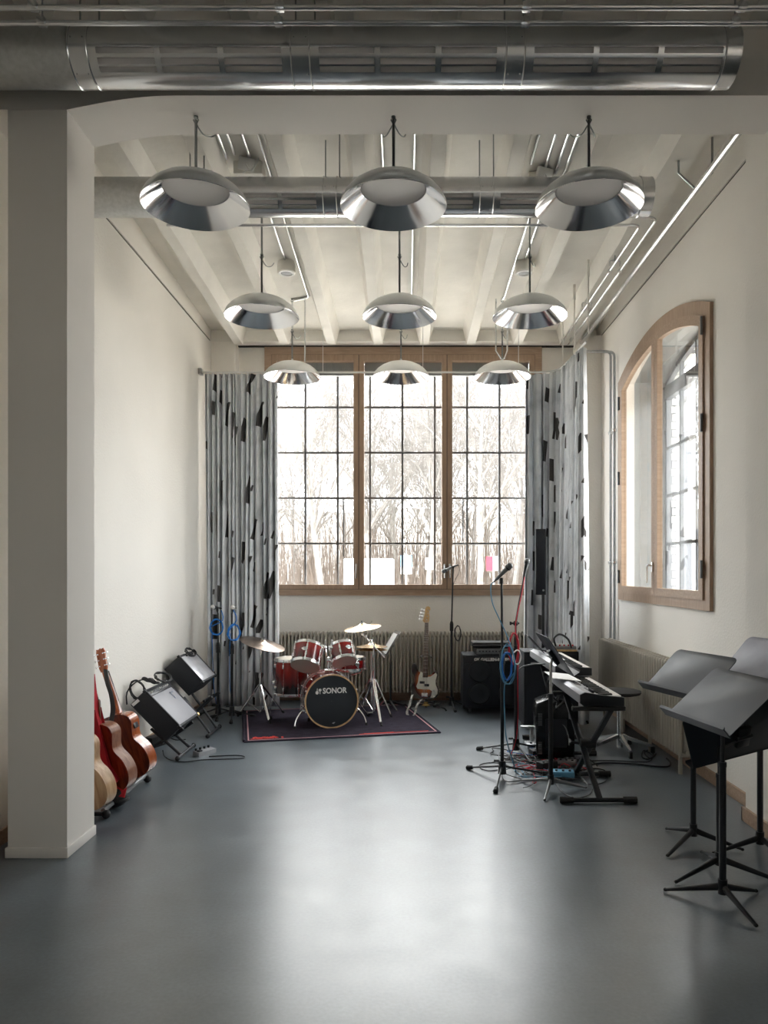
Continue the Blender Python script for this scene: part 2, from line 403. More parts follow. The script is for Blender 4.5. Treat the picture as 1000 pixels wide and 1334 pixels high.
# left wall
struct(MB().bx(XL-.35, XL, HY0, 9.5, 0, 4.405).bx(XL-.35, XL, HY0, 9.5, 4.43, 5.4).bx(XL-.35, -2.08, 9.01, 9.5, 0, 4.415).build('wall_left', M['wall'], smooth=False))
struct(MB().bx(XL-.3, XL-.012, HY0, 9.5, 4.40, 4.435).build('gap_shade_left', M['dark'], smooth=False))  # dark strip painting the shade of the gap above the left lining
struct(MB().bx(XR+.012, XR+.3, 4.73, 9.5, 4.40, 4.435).build('gap_shade_right', M['dark'], smooth=False))  # same painted gap shade above the right lining
struct(MB().bx(XL, XL+.018, HY0, 9.01, 0, .09, .003).build('baseboard_left', M['oakh'], smooth=False))
struct(MB().bx(XR-.02, XR, 4.735, 8.77, 0, .09, .003).build('baseboard_right', M['oakh'], smooth=False))
struct(MB().bx(2.165, 2.185, 3.96, 4.755, 0, .09, .003).bx(2.165, XR, 4.735, 4.755, 0, .09, .003).build('baseboard_pilaster', M['oakh'], smooth=False))
struct(MB().bx(-2.08, 2.08, YB-.02, YB, 0, .1, .003).build('baseboard_back', M['oakh'], smooth=False))
# back wall with the big window opening
WX0, WX1, WZ0, WZ1 = -1.755, 1.697, 1.307, 4.40
mb = MB().bx(XL-.3, WX0+.03, YB, 9.55, 0, 4.6).bx(WX1-.03, XR+.3, YB, 9.55, 0, 4.6).bx(WX0, WX1, YB, 9.55, 0, WZ0+.03).bx(WX0, WX1, YB, 9.55, WZ1-.02, 4.6)
mb.bx(2.09, XR+.1, 8.77, YB+.1, 0, 4.415)
struct(mb.build('wall_back', M['wall'], smooth=False))
struct(MB().bx(-2.08, 2.09, YB-.035, YB, 4.40, 4.418).build('gap_shade_back', M['dark'], smooth=False))  # dark band drawn as the shaded gap line over the back window
# right wall with the arched opening
U0, U1, ZS, ZB, RA = 5.58, 7.99, 3.645, 1.302, 2.97
UM = (U0+U1)/2; HW = (U1-U0)/2; ZC = ZS-math.sqrt(RA*RA-HW*HW)
def arch(u, off=0): return ZC+math.sqrt(max((RA-off)**2-(u-UM)**2, 0))
def contour(u0, u1, zb, off, x, n=20):
    pts = [V((x, u0, zb)), V((x, u1, zb))]
    for i in range(n+1):
        u = u1+(u0-u1)*i/n; pts.append(V((x, u, arch(u, off))))
    return pts
def wall_with_arch(x0, x1, ya, yb, ztop, ins, mt, name):
    a, b, z = U0+ins, U1-ins, ZB+ins
    mb = MB().bx(x0, x1, ya, a, 0, ztop).bx(x0, x1, b, yb, 0, ztop).bx(x0, x1, a, b, 0, z)
    pts = [(x0, a, ztop), (x0, b, ztop)]+[(x0, b+(a-b)*i/24, arch(b+(a-b)*i/24, ins)) for i in range(25)]
    mb.prism(pts, (x1-x0, 0, 0))
    return struct(mb.build(name, mt, smooth=False))
wall_with_arch(XR, XR+.14, 4.4, 9.5, 4.405, .03, M['wall'], 'wall_right')
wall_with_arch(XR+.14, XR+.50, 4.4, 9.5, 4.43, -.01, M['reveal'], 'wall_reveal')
struct(MB().bx(XR, XR+.4, 4.4, 9.5, 4.43, 5.2).build('wall_right_top', M['wall'], smooth=False))
wall_with_arch(XR+.50, XR+.61, 4.4, 9.5, 4.43, .0, M['brick'], 'wall_outer')
# hall walls behind the camera, with an unseen window added on the right for fill light
mb = MB().bx(HX0-.3, HX1+.3, HY0-.3, HY0, 0, 5.6)
struct(mb.build('wall_front', M['wall'], smooth=False))
mb = MB().bx(HX1, HX1+.3, HY0, 4.5, 0, 1.0).bx(HX1, HX1+.3, HY0, 4.5, 3.9, 5.5)
FILL_WIN = [(-4.6,-3.5)]
edges = [HY0]+[v for w in FILL_WIN for v in w]+[4.5]
for i in range(0, len(edges), 2): mb.bx(HX1, HX1+.3, edges[i], edges[i+1], 1.0, 3.9)
mb.bx(2.6, HX1+.3, 4.3, 4.6, 0, 5.2)
struct(mb.build('wall_hall', M['wall'], smooth=False))
for i, (a, b) in enumerate(FILL_WIN):
    w = bpy.data.objects.new('window_%d' % (3+i), None); COL.objects.link(w); w.location = (HX1, a, 1); struct(w)  # invented window out of view, lets fill light into the hall
    mb = MB().frame([V((HX1+.1,a,1)),V((HX1+.1,b,1)),V((HX1+.1,b,3.9)),V((HX1+.1,a,3.9))], [V((HX1+.1,a+.1,1.1)),V((HX1+.1,b-.1,1.1)),V((HX1+.1,b-.1,3.8)),V((HX1+.1,a+.1,3.8))], (.07,0,0))
    mb.bx(HX1+.1, HX1+.17, (a+b)/2-.05, (a+b)/2+.05, 1.1, 3.8)
    mb.build('window_frame', M['oak'], w, world=True, smooth=False)
    MB().bx(HX1+.13, HX1+.135, a+.1, b-.1, 1.1, 3.8).build('glass', M['glass'], w, world=True, smooth=False)

# ------------------------------------------------------------------ window_1 : three casements in the back wall
w1 = bpy.data.objects.new('window_1', None); COL.objects.link(w1); w1.location = (0, YB, WZ0); struct(w1)
def rect(x0, x1, z0, z1, y): return [V((x0,y,z0)), V((x1,y,z0)), V((x1,y,z1)), V((x0,y,z1))]
yf = YB-.03
mb = MB().frame(rect(WX0, WX1, WZ0, WZ1, yf), rect(WX0+.096, WX1-.096, WZ0+.088, WZ1-.112, yf), (0,.14,0))
mb.bx(-.605, -.555, yf+.005, yf+.13, WZ0+.05, WZ1-.05).bx(.491, .541, yf+.005, yf+.13, WZ0+.05, WZ1-.05)
mb.build('window_frame', M['oakh'], w1, world=True, smooth=False)
cols = [(WX0+.088, -.583), (-.578, .514), (.519, WX1-.088)]
for i, (a, b) in enumerate(cols):
    s = MB().frame(rect(a+.003, b-.003, WZ0+.078, WZ1-.10, yf-.012), rect(a+.062, b-.062, WZ0+.135, WZ1-.175, yf-.012), (0,.09,0))
    s = s.build('casement', M['oak'], w1, world=True, smooth=False)
    MB().frame(rect(a-.001, b+.001, WZ0+.073, WZ1-.095, yf-.0045), rect(a+.0028, b-.0028, WZ0+.0782, WZ1-.1002, yf-.0045), (0,.004,0)).build('seam_shade', M['dark'], s, world=True, smooth=False)  # thin dark frame painting the shaded seam between casement and frame
    MB().bx(a+.055, b-.055, yf+.04, yf+.045, WZ0+.13, WZ1-.17).build('glass', M['glass'], s, world=True, smooth=False)
    MB().bx(a+.062, b-.062, yf+.10, yf+.16, WZ1-.33, WZ1-.17).build('blind_box', M['grey'], s, world=True, smooth=False)
    hx = b-.03 if i != 2 else a+.03
    MB().bx(hx-.012, hx+.012, yf-.03, yf-.012, 1.62, 1.70, .003).bx(hx-.008, hx+.008, yf-.06, yf-.045, 1.52, 1.69, .004).cyl((hx,yf-.05,1.68),(hx,yf-.012,1.68),.007).build('handle', M['chrome'], s, world=True)
    for zz in (1.75, 2.9, 4.05):
        xx = a-.0 if i == 0 else b
        if i != 1: MB().cyl((xx, yf-.018, zz-.05), (xx, yf-.018, zz+.05), .008).build('hinge', M['grey'], s, world=True)
mb = MB(); yg = 9.5
for i in range(-4, 5): mb.bx(-.04+.417*i-.013, -.04+.417*i+.013, yg, yg+.04, 1.3, 4.4)
for z in (1.965, 2.55, 3.135, 3.72, 4.305): mb.bx(-1.8, 1.8, yg-.005, yg+.045, z-.013, z+.013)
for x in (-1.275+.415+.06, .14+.60): mb.bx(x-.008, x+.008, yg-.01, yg, 2.2-.4 if x < 0 else 2.0, 2.55)
mb.build('steel_glazing_grid', M['steel'], w1, world=True, smooth=False)
# ------------------------------------------------------------------ window_2 : arched, in the right wall
w2 = bpy.data.objects.new('window_2', None); COL.objects.link(w2); w2.location = (XR, UM, ZB); struct(w2)
xf = XR-.028
MB().frame(contour(U0, U1, ZB, 0, xf), contour(U0+.113, U1-.113, ZB+.088, .113, xf), (.06,0,0)).build('window_frame', M['oak'], w2, world=True, smooth=False)
for i, (a, b) in enumerate([(U0+.104, UM-.003), (UM+.003, U1-.104)]):
    s = MB().frame(contour(a, b, ZB+.079, .104, xf-.014), contour(a+.075, b-.075, ZB+.15, .185, xf-.014), (.05,0,0)).build('casement', M['oakh'], w2, world=True, smooth=False)
    MB().prism(contour(a+.07, b-.07, ZB+.145, .18, xf+.008), (.005,0,0)).build('glass', M['glass'], s, world=True, smooth=False)
    if i == 0:
        for zz in (1.62, 2.75, 3.5): MB().cyl((xf-.022, a-.004, zz-.07), (xf-.022, a-.004, zz+.07), .011).build('hinge', M['grey'], s, world=True)
    else:
        for zz in (1.55, 2.6, 3.4): MB().cyl((xf-.022, b+.004, zz-.07), (xf-.022, b+.004, zz+.07), .011).build('hinge', M['grey'], s, world=True)
        y = a+.03
        MB().bx(xf-.03, xf-.014, y-.014, y+.014, 1.60, 1.69, .003).cyl((xf-.06,y,1.66),(xf-.014,y,1.66),.008).tube([(xf-.055,y,1.665),(xf-.062,y+.02,1.66),(xf-.062,y+.03,1.5)],.008).build('handle', M['chrome'], s, world=True)
mb = MB(); xg = XR+.49
for u in (5.90, 6.32, 6.74, 7.16, 7.58): mb.bx(xg, xg+.04, u-.016, u+.016, 1.2, 4.1)
for z in (1.37, 1.90, 2.42, 2.93): mb.bx(xg, xg+.045, U0-.1, U1+.1, z-.016, z+.016)
mb.bx(xg-.02, xg+.05, U0-.1, U1+.1, 3.46, 3.60)
mb.frame(contour(U0-.03, U1+.03, ZB-.05, -.03, xg), contour(U0+.03, U1-.03, ZB+.02, .03, xg), (.05,0,0))
mb.build('steel_glazing_grid', M['steel'], w2, world=True, smooth=False)

# ================================================================== PENDANTS
def pendant_proto():
    t = thing('pendant_lamp', '', 'ceiling lamp', group='round metal pendant lamps')
    # origin at rim centre
    prof = [(.311,-.002), (.308,.012), (.290,.048), (.262,.080), (.22,.112), (.16,.142), (.09,.160), (.03,.165), (.012,.17), (.012,.20), (.001,.20)]
    sh = MB().lathe(prof, 64).build('shade', M['aluo'], t)
    MB().lathe([(.311,-.002), (.309,-.005), (.304,0), (.25,.047), (.192,.093), (.188,.115)], 64).build('reflector', M['alu'], t)
    MB().lathe([(.19,.10), (.186,.094), (.15,.092), (.08,.090), (.001,.090)], 48).build('diffuser', M['opal'], t)
    return t
lamp = pendant_proto()
rodm = {}
NM = [['left', 'middle', 'right'], ['left', 'middle', 'right'], ['left', 'middle', 'right']]
ROWS = [('largest and nearest row, hung under the cross beam', 4.31, (-1.225, -.07, 1.072)), ('second row, behind the second air duct', 6.18, (-1.205, -.05, 1.042)), ('farthest row, in front of the tall window', 8.1, (-1.245, -.05, 1.063))]
first = True
for r, (txt, y, xs) in enumerate(ROWS):
    for c, x in enumerate(xs):
        o = lamp if first else copy_tree(lamp); first = False
        o.location = (x, y, 3.74)
        o['label'] = 'metal dome pendant, %s one of the %s' % (('leftmost', 'middle', 'rightmost')[c], txt)
        top = 4.263-3.74 if r == 0 else slab(y)-3.74
        mb = MB().cyl((0,0,.16), (0,0,top-.02), .0085, n=8)
        mb.build('rod', M['rod'] if r < 2 else M['zinc'], o)
        mb = MB().tube([(-.0,0,top-.05),(-.015,0,top-.02),(0,0,top-.003),(.015,0,top-.02),(.0,0,top-.05)], .004, 6)
        mb.cyl((0,0,top-.008),(0,0,top),.013)
        mb.build('ceiling_hook', M['rod'], o)
        if r == 0:
            d = 1 if c == 0 else -1
            MB().tube([(0,0,top-.04),(d*.035,.02,top-.09),(d*.06,.1,top-.06),(d*.07,.178,top+.0)], .004, 6, smooth=5).build('lead', M['rod'], o)
        if r == 2 and c == 2:
            MB().tube([(-.01,0,.2),(-.07,0,.29),(-.07,0,top)], .009, 6).build('lead', M['zinc'], o)
            MB().tube([(.02,0,.2),(.055,0,.29),(.055,0,top)], .009, 6).build('lead', M['zinc'], o)
        if r == 2 and c == 0:
            MB().cyl((.14,0,.17), (.14,0,top), .009).build('lead', M['zinc'], o)

# ================================================================== AIR DUCTS
def duct(label, y, z, r, x0, x1, joints, blank, mats, seglen):
    """round duct along x; slots cut in the lower front quarter, pale liner behind"""
    t = thing('air_duct', label, 'air duct', (0, y, z), group='round metal air ducts')
    n = 96
    # joints: centre x of collars
    runs = []
    prev = x0
    for j in joints: runs.append((prev, j)); prev = j
    runs.append((prev, x1))
    for (a, b) in runs:
        mb = MB(); slots = []
        if (b-a) > .5 and b > blank:
            m = 3; w = (b-a-.16)/m
            for i in range(m): slots.append((a+.08+w*i+.015, a+.08+w*(i+1)-.015))
        xs = sorted(set([a, b]+[v for s_ in slots for v in s_]))
        if len(xs) < 3: xs = [a, (a+b)/2, b]
        rings = [[mb._v((x, r*math.cos(2*PI*k/n), r*math.sin(2*PI*k/n))) for k in range(n)] for x in xs]
        cut = lambda k: any(lo <= (360*(k+.5)/n) < hi for lo, hi in ((196,208),(213,225),(230,240),(312,326)))
        for i in range(len(xs)-1):
            isslot = any(abs(xs[i]-s_[0]) < 1e-6 for s_ in slots)
            for k in range(n):
                if isslot and cut(k): continue
                mb.b.faces.new((rings[i][k], rings[i][(k+1) % n], rings[i+1][(k+1) % n], rings[i+1][k]))
        s_ = mb.build('duct_section', mats[0] if slots else mats[1], t)
        if slots:
            MB().cyl((a+.05,0,0), (b-.05,0,0), r*.9, n=48).build('liner', M['opal'], s_)
    for j in joints:
        c = MB().cyl((j-.047,0,0), (j+.047,0,0), r*1.004, n=96)
        for e in (-.047, .047): c.tube([(j+e, (r*1.012)*math.cos(2*PI*k/64), (r*1.012)*math.sin(2*PI*k/64)) for k in range(64)], .0045, 6, closed=True)
        for a_ in (175, 243):
            for e in (-.03, .03):
                c.ball((j+e, r*1.01*math.cos(R(a_)), r*1.01*math.sin(R(a_))), .004, n=6, m=4)
        c.build('collar', M['galv'], t)
    MB().cyl((x1-.006,0,0), (x1+.002,0,0), r*1.008, n=64).tube([(x1-.08, (r*1.01)*math.cos(2*PI*k/64), (r*1.01)*math.sin(2*PI*k/64)) for k in range(64)], .004, 6, closed=True).build('end_cap', M['galv'], t)
    for j in joints:
        for dx, dy in ((-.04, 0), (.06, .0)):
            MB().cyl((j+dx, dy, r*.98), (j+dx, dy, slab(y)-z-(0 if dx > 0 else .06)), .005, n=6).build('hanger_rod', M['rod'], t)
    return t
Y1 = 3.85; Z1 = EYE+.697*Y1; r1 = .140
Y2 = Y1*1.369; Z2 = EYE+.508*Y2
sy1 = (Y1-r1*.8)
jx = [(102-CX)/F*sy1, (391-CX)/F*sy1, (671-CX)/F*sy1]
duct('large round metal air duct crossing in front of the beam, nearest the viewer', Y1, Z1, r1, XL+.02, 1.70, jx, -1.6, (M['galv'], M['galvd']), 1)
jx2 = [(429-CX)/F*(Y2-.12), (634-CX)/F*(Y2-.12)]
duct('round metal air duct hanging behind the first row of pendants', Y2, Z2, .132, XL+.02, 1.74, [-1.50]+jx2, -1.45, (M['galv'], M['galvd']), 1)

# ================================================================== CONDUITS
def pipe(name, label, pts, r, mt, cat='pipe', group=None, clamps=(), n=10):
    t = thing(name, label, cat, pts[0], group=group)
    # rounded corners
    P = [V(p) for p in pts]; out = [P[0]]
    for i in range(1, len(P)-1):
        a, b = (P[i-1]-P[i]), (P[i+1]-P[i]); d = min(.06, a.length*.45, b.length*.45)
        a.normalize(); b.normalize()
        for k in range(6):
            q = k/5; p0, p1, p2 = P[i]+a*d, P[i], P[i]+b*d
            out.append(p0*(1-q)**2+p1*2*q*(1-q)+p2*q*q)
    out.append(P[-1])
    MB().tube(out, r, n).build('tube', mt, t, world=True)
    for c in clamps:
        c = V(c[:3]) if len(c) == 3 else V(c[:3])
        mb = MB().box(c+V((0,0,.004)), (r*3.2, r*3.2, r*2.2), None, .002).cyl(c, c+V((0,0,r*3)), r*.5)
        mb.build('clamp', M['zinc'], t, world=True)
    return t
# two across the top of the picture
xk = lambda px, y: (px-CX)*y/F
for (py, y, lab) in ((10, 3.50, 'upper of the two thin steel conduits crossing above the front duct'), (30, 3.598, 'lower of the two thin steel conduits crossing above the front duct')):
    z = EYE+(HY-py)*y/F
    cl = [((xk(px, y)), y, z) for px in ((44, 364, 686, 966) if py == 10 else (55, 363, 684, 957))]
    t = pipe('conduit', lab, [(XL, y, z), (4.4, y, z)], .013, M['zinc'], 'conduit', 'conduits across the hall', cl)
    for c in cl: MB().cyl(c, (c[0], c[1], slab(y)), .004, n=6).build('hanger_rod', M['rod'], t, world=True)
# ceiling conduits running to the lamps and detectors
CC = [(-1.345, 4.4, 5.55, 0), (-1.276, 4.4, 5.5, 0), (-1.171, 4.4, 7.15, 0), (-1.055, 4.4, 8.03, -1.245), (-.171, 4.4, 6.18, 0), (.066, 4.4, 8.05, -.05), (.956, 4.4, 5.62, 0), (1.075, 4.4, 8.0, 1.063), (1.165, 4.4, 7.15, 0), (1.235, 4.4, 6.1, 0)]
CL = ['leftmost ceiling conduit', 'ceiling conduit ending at the left junction box', 'ceiling conduit ending at the left smoke detector', 'long ceiling conduit bending to the left rear pendant', 'short ceiling conduit left of the middle pendant', 'long ceiling conduit to the middle rear pendant', 'ceiling conduit ending at the right junction box', 'long ceiling conduit bending to the right rear pendant', 'ceiling conduit ending at the right smoke detector', 'rightmost thin ceiling conduit']
for (x, ya, yb, tx), lab in zip(CC, CL):
    zf = lambda y: slab(y)-.014
    pts = [V((x, ya, zf(ya))), V((x, yb, zf(yb)))]
    if tx: pts.append(V((tx, yb+.08, zf(yb+.08))))
    pipe('conduit', lab+' on the ribbed ceiling', pts, .0125, M['zinc'], 'conduit', 'ceiling conduits')
# smoke detectors, junction boxes
for x, side in ((-1.171, 'left'), (1.165, 'right')):
    y = 7.25; t = thing('smoke_detector', 'round white smoke detector on the %s side of the ceiling' % side, 'smoke detector', (x, y, slab(y)))
    MB().lathe([(.001,.0),(.085,.0),(.088,-.03),(.088,-.10),(.078,-.11)], 32).build('housing', M['ceil'], t)
    MB().lathe([(.084,-.10),(.078,-.112),(.06,-.112),(.056,-.104)], 32).build('trim_ring', M['white'], t)
    MB().lathe([(.058,-.105),(.001,-.108)], 24).build('sensor_face', M['grey'], t)
for x, y, side in ((-1.2, 5.62, 'left'), (1.07, 5.75, 'right')):
    t = thing('junction_box', 'grey electrical junction box on the ceiling, %s side above second duct' % side, 'junction box', (x, y, slab(y)))
    MB().box((0,.06,-.05), (.22,.16,.10), None, .01).build('box', M['ceil'], t)
    MB().box((0,-.06,-.05), (.12,.05,.09), (.5,.1,.3), .006).build('cover', M['white'], t)
    MB().tube([(0,-.08,-.06),(.05,-.11,-.13),(.10,-.10,-.03),(.06,-.1,-.09),(-.02,-.1,-.14)], .006, 6, smooth=5).build('wire', M['white'], t)
# big bright pipe under the right edge
p0, p1 = at(1010, 107, 4.20), at(757, 447, 8.80)
x = 2.10; z0 = 4.375; z1 = 4.335
t = pipe('steel_pipe', 'thick shiny steel pipe running back along the right wall', [(x, -1.0, 4.42), (x, 8.8, z1)], .0235, M['zinc'], 'pipe')
for px, py, y in ((912, 243, 5.33), (972, 165, 4.55)):
    zz = 4.42-(y+1)*.0087
    for dx in (-.14, .13):
        top = slab(y) if y > 4.6 else slab(y)
        MB().tube([(x, y, zz), (x+dx*.9, y, zz+.12), (x+dx*.9, y, top)], .0085, 6).build('hanger', M['rod'], t, world=True)
# double pipes
for k, (xa, ya, xlab) in enumerate(((1.87, 5.87, 'left'), (1.965, 5.76, 'right'))):
    z = 4.362
    pts = [(1.60 if k else -1.9, ya, z), (xa, ya, z), (xa, 8.9, z-.02)]
    if k == 1: pts = [(1.8, ya-.02, z+.02), (xa, ya, z), (xa, 8.9, z-.02)]
    cl = [(xa, yy, z-.01) for yy in (6.75, 7.8, 8.75)]
    pipe('conduit', '%s of the two thin pipes that run from the duct to the back corner' % xlab, pts, .011, M['zinc'], 'pipe', 'pair of pipes to the back right corner', cl)
for yy in (6.75, 7.8, 8.75):
    t = thing('pipe_hanger', '', 'pipe hanger', (1.917, yy, 4.42), group='hangers of the paired pipes')
    t['label'] = 'threaded rod hanger of the paired pipes, %s' % {6.75: 'nearest the viewer', 7.8: 'the middle one', 8.75: 'the one by the back wall'}[yy]
    MB().cyl((0,0,0), (0,0,slab(yy)-4.42), .005, n=6).build('rod', M['rod'], t)
    MB().tube([(-.045,0,-.02),(-.045,0,.025),(0,0,.03),(.045,0,.025),(.045,0,-.02)], .007, 6, smooth=3).build('bracket', M['zinc'], t)
# grey rods dropping to the curtain rail
for i, (px, py, y) in enumerate(((776, 385, 7.7), (748, 400, 8.1), (767, 322, 7.5))):
    xx = (1.775, 1.77, 1.785)[i]
    t = thing('suspension_tube', 'pale tube dropping from the ceiling to the curtain rail, %s' % ('nearest', 'middle', 'farthest')[(1, 2, 0)[i]], 'suspension tube', (xx, (7.75,8.3,7.2)[i], 3.93), group='curtain rail suspension tubes')
    MB().cyl((0,0,0), (0,0,slab((7.75,8.3,7.2)[i])-3.93), .008, n=8).cyl((0,0,slab((7.75,8.3,7.2)[i])-3.93-.16), (0,0,slab((7.75,8.3,7.2)[i])-3.93), .014, n=8).build('tube', M['ceil'], t)
# wall pipes in the right corner
for k, (yy, zz) in enumerate(((8.25, 4.07), (8.10, 4.02))):
    lab = ('rear', 'front')[k]
    pipe('heating_pipe', '%s of the two vertical pipes in the right corner feeding the radiator' % lab, [(1.98, yy, zz), (XR-.035, yy, zz), (XR-.035, yy, .86)], .014, M['galvd'], 'pipe', 'pipes in the right corner', [(XR-.035, yy, 3.15), (XR-.035, yy, 1.7)])
# ================================================================== CURTAINS + RAIL
def curtain(label, path, folds, amp, ztop, zbot, seed, edge=0, gather=0.0):
    random.seed(seed)
    pts = [V((p[0], p[1], 0)) for p in path]
    pts = spline(pts, 12) if len(pts) > 2 else pts
    L = [0]
    for a, b in zip(pts, pts[1:]): L.append(L[-1]+(b-a).length)
    tot = L[-1]; n = folds*14
    def pos(s):
        s = min(max(s, 0), tot)
        for i in range(len(L)-1):
            if L[i+1] >= s-1e-9: break
        f = (s-L[i])/max(L[i+1]-L[i], 1e-9); d = (pts[i+1]-pts[i]).normalized()
        return pts[i].lerp(pts[i+1], f), V((-d.y, d.x, 0)), d
    ph = [0]
    for k in range(folds): ph.append(ph[-1]+random.uniform(.55, 1.5))
    ph = [p/ph[-1] for p in ph]
    am = [random.uniform(.6, 1.2) for _ in range(folds+1)]
    nz = 30; rows = []; us = []
    bm = bmesh.new(); uvl = bm.loops.layers.uv.new('UVMap')
    dr = [random.uniform(-.03, .03) for _ in range(folds+1)]
    for j in range(nz+1):
        h = j/nz; z = ztop+(zbot-ztop)*h
        row = []; u = 0; prev = None; ur = []
        for i in range(n+1):
            k = min(i//14, folds-1); f = (i-k*14)/14
            s = tot*(ph[k]*(1-f)+ph[k+1]*f)
            a = amp*(am[k]*(1-f)+am[k+1]*f)*(.55+.55*h**.7)
            w = math.sin(2*PI*f)+.25*math.sin(4*PI*f+am[k]*5+h*1.2)
            c, nn, d = pos(s)
            p = c+nn*(a*w)+d*(dr[k]*(h-.2)+amp*.25*math.sin(4*PI*f+h*2)*h)
            p.z = z
            if prev is not None: u += (p-prev).length
            prev = p; row.append(p); ur.append(u)
        rows.append([bm.verts.new(p) for p in row]); us.append(ur)
    for j in range(nz):
        for i in range(n):
            f = bm.faces.new((rows[j][i], rows[j][i+1], rows[j+1][i+1], rows[j+1][i]))
            for lp, (jj, ii) in zip(f.loops, ((j,i),(j,i+1),(j+1,i+1),(j+1,i))):
                lp[uvl].uv = (us[jj][ii]+seed, rows[jj][ii].co.z)
            f.smooth = True
    me = bpy.data.meshes.new('curtain'); bm.to_mesh(me); bm.free(); me.materials.append(M['curtain'])
    o = bpy.data.objects.new('curtain', me); COL.objects.link(o)
    so = o.modifiers.new('t', 'SOLIDIFY'); so.thickness = .003
    return tag(o, label, 'curtain', 'grey printed curtains')
ZR = EYE+(HY-485)*8.48/F
curtain('grey curtain with dark printed shapes, hanging left of the tall window', [(-2.30, 8.48), (-1.47, 8.48)], 14, .058, ZR-.02, .06, 3)
curtain('grey curtain with dark printed shapes, hanging in the right corner around rail bend', [(1.38, 8.50), (1.60, 8.47), (1.72, 8.34), (1.765, 8.12), (1.775, 7.8), (1.81, 7.45)], 17, .055, ZR-.02, .06, 8)
rail = [V((-2.345, 8.48, ZR)), V((1.50, 8.48, ZR)), V((1.66, 8.44, ZR)), V((1.74, 8.32, ZR)), V((1.77, 8.1, ZR)), V((1.80, 7.35, ZR))]
t = thing('curtain_rail', 'thin white metal curtain rail spanning the window and turning right', 'curtain rail', rail[0])
MB().tube([rail[0]]+spline(rail[1:], 5), .011, 8).build('rail', M['white'], t, world=True)
MB().bx(-2.375, -2.335, 8.44, 8.52, ZR-.03, ZR+.04, .004).build('wall_bracket', M['galvd'], t, world=True)
for x in (-.95, .2, 1.3): MB().cyl((x, 8.48, ZR), (x, 8.48, slab(8.48)), .004, n=6).build('hanger', M['white'], t, world=True)

# ================================================================== RADIATORS
def radiator(label, p, q, nrm, z0, z1, depth, pitch, rt):
    p, q, nrm = V(p), V(q), V(nrm); d = (q-p); L = d.length; d.normalize()
    t = thing('radiator', label, 'radiator', p, group='column radiators')
    n = int(L/pitch); mb = MB()
    for i in range(n):
        c = p+d*(pitch*(i+.5))
        for k, off in enumerate((0, depth*.5, depth)):
            b = c+nrm*off
            mb.cyl(b+V((0,0,z0+.03)), b+V((0,0,z1-.02)), rt, n=8, caps=False)
            mb.ball(b+V((0,0,z1-.02)), rt, n=8, m=4)
        mb.cyl(c+V((0,0,z1-.035)), c+nrm*depth+V((0,0,z1-.035)), rt*.95, n=8)
        mb.cyl(c+V((0,0,z0+.03)), c+nrm*depth+V((0,0,z0+.03)), rt*.95, n=8)
    mb.build('column_body', M['rad'], t, world=True)
    mb = MB()
    for zz in (z0+.055, z1-.06):
        mb.cyl(p+nrm*depth*.5+V((0,0,zz)), q+nrm*depth*.5+V((0,0,zz)), .018, n=10)
    mb.build('header_pipe', M['rad'], t, world=True)
    for f in (.04, .33, .66, .96):
        c = p+d*(L*f)+nrm*depth*.3
        MB().cyl(c, c+V((0,0,z0+.06)), .017, n=8).build('leg', M['rad'], t, world=True)
    c = q+nrm*depth*.5
    MB().cyl(p+nrm*depth*.5-d*.05+V((0,0,z1-.06)), p+nrm*depth*.5+V((0,0,z1-.06)), .014).build('valve', M['black'], t, world=True)
    return t
radiator('long beige column radiator under the tall back window', (-1.72, 9.0, 0), (1.75, 9.0, 0), (0,.14,0), .10, .875, .75, .0455, .0125)
radiator('long beige column radiator under the arched window on the right wall', (2.145, 8.16, 0), (2.145, 5.74, 0), (.13,0,0), .135, .875, .8, .062, .0185)

# ================================================================== DRUM RUG
rug = thing('rug', 'dark rug with pale border line under the drum kit', 'rug', (-1.509, 6.89, 0), (0,0,R(12.7)))
mb = MB().box((.955,.8,.006), (1.91,1.6,.012), None, .004)
mb.cyl((0,0.02,.012),(0,1.58,.012),.012,n=8)
mb.build('pile', M['rug'], rug)
mb = MB(); g = .035; w = .012
for (a, b, c, d) in ((g, 1.91-g, g, g+w), (g, 1.91-g, 1.6-g-w, 1.6-g), (g, g+w, g, 1.6-g), (1.91-g-w, 1.91-g, g, 1.6-g)): mb.bx(a, b, c, d, .0118, .0135)
mb.build('border_line', M['rugline'], rug, smooth=False)
mb = MB()
for i in range(9):
    mb.box((.09+.026*i, .13+.012*math.sin(i*2.1), .0135), (.02+.008*(i % 3), .05+.02*(i % 2), .002), (0,0,.5*math.sin(i*1.7)))
mb.box((.17,.085,.0135),(.22,.02,.002)); mb.box((.36,.11,.0135),(.02,.06,.002)); 
mb.box((1.45,.075,.0135),(.70,.014,.002), (0,0,.01)).box((1.3,.09,.0135),(.30,.012,.002), (0,0,.03))
mb.build('printed_mark', M['rugred'], rug, smooth=False)

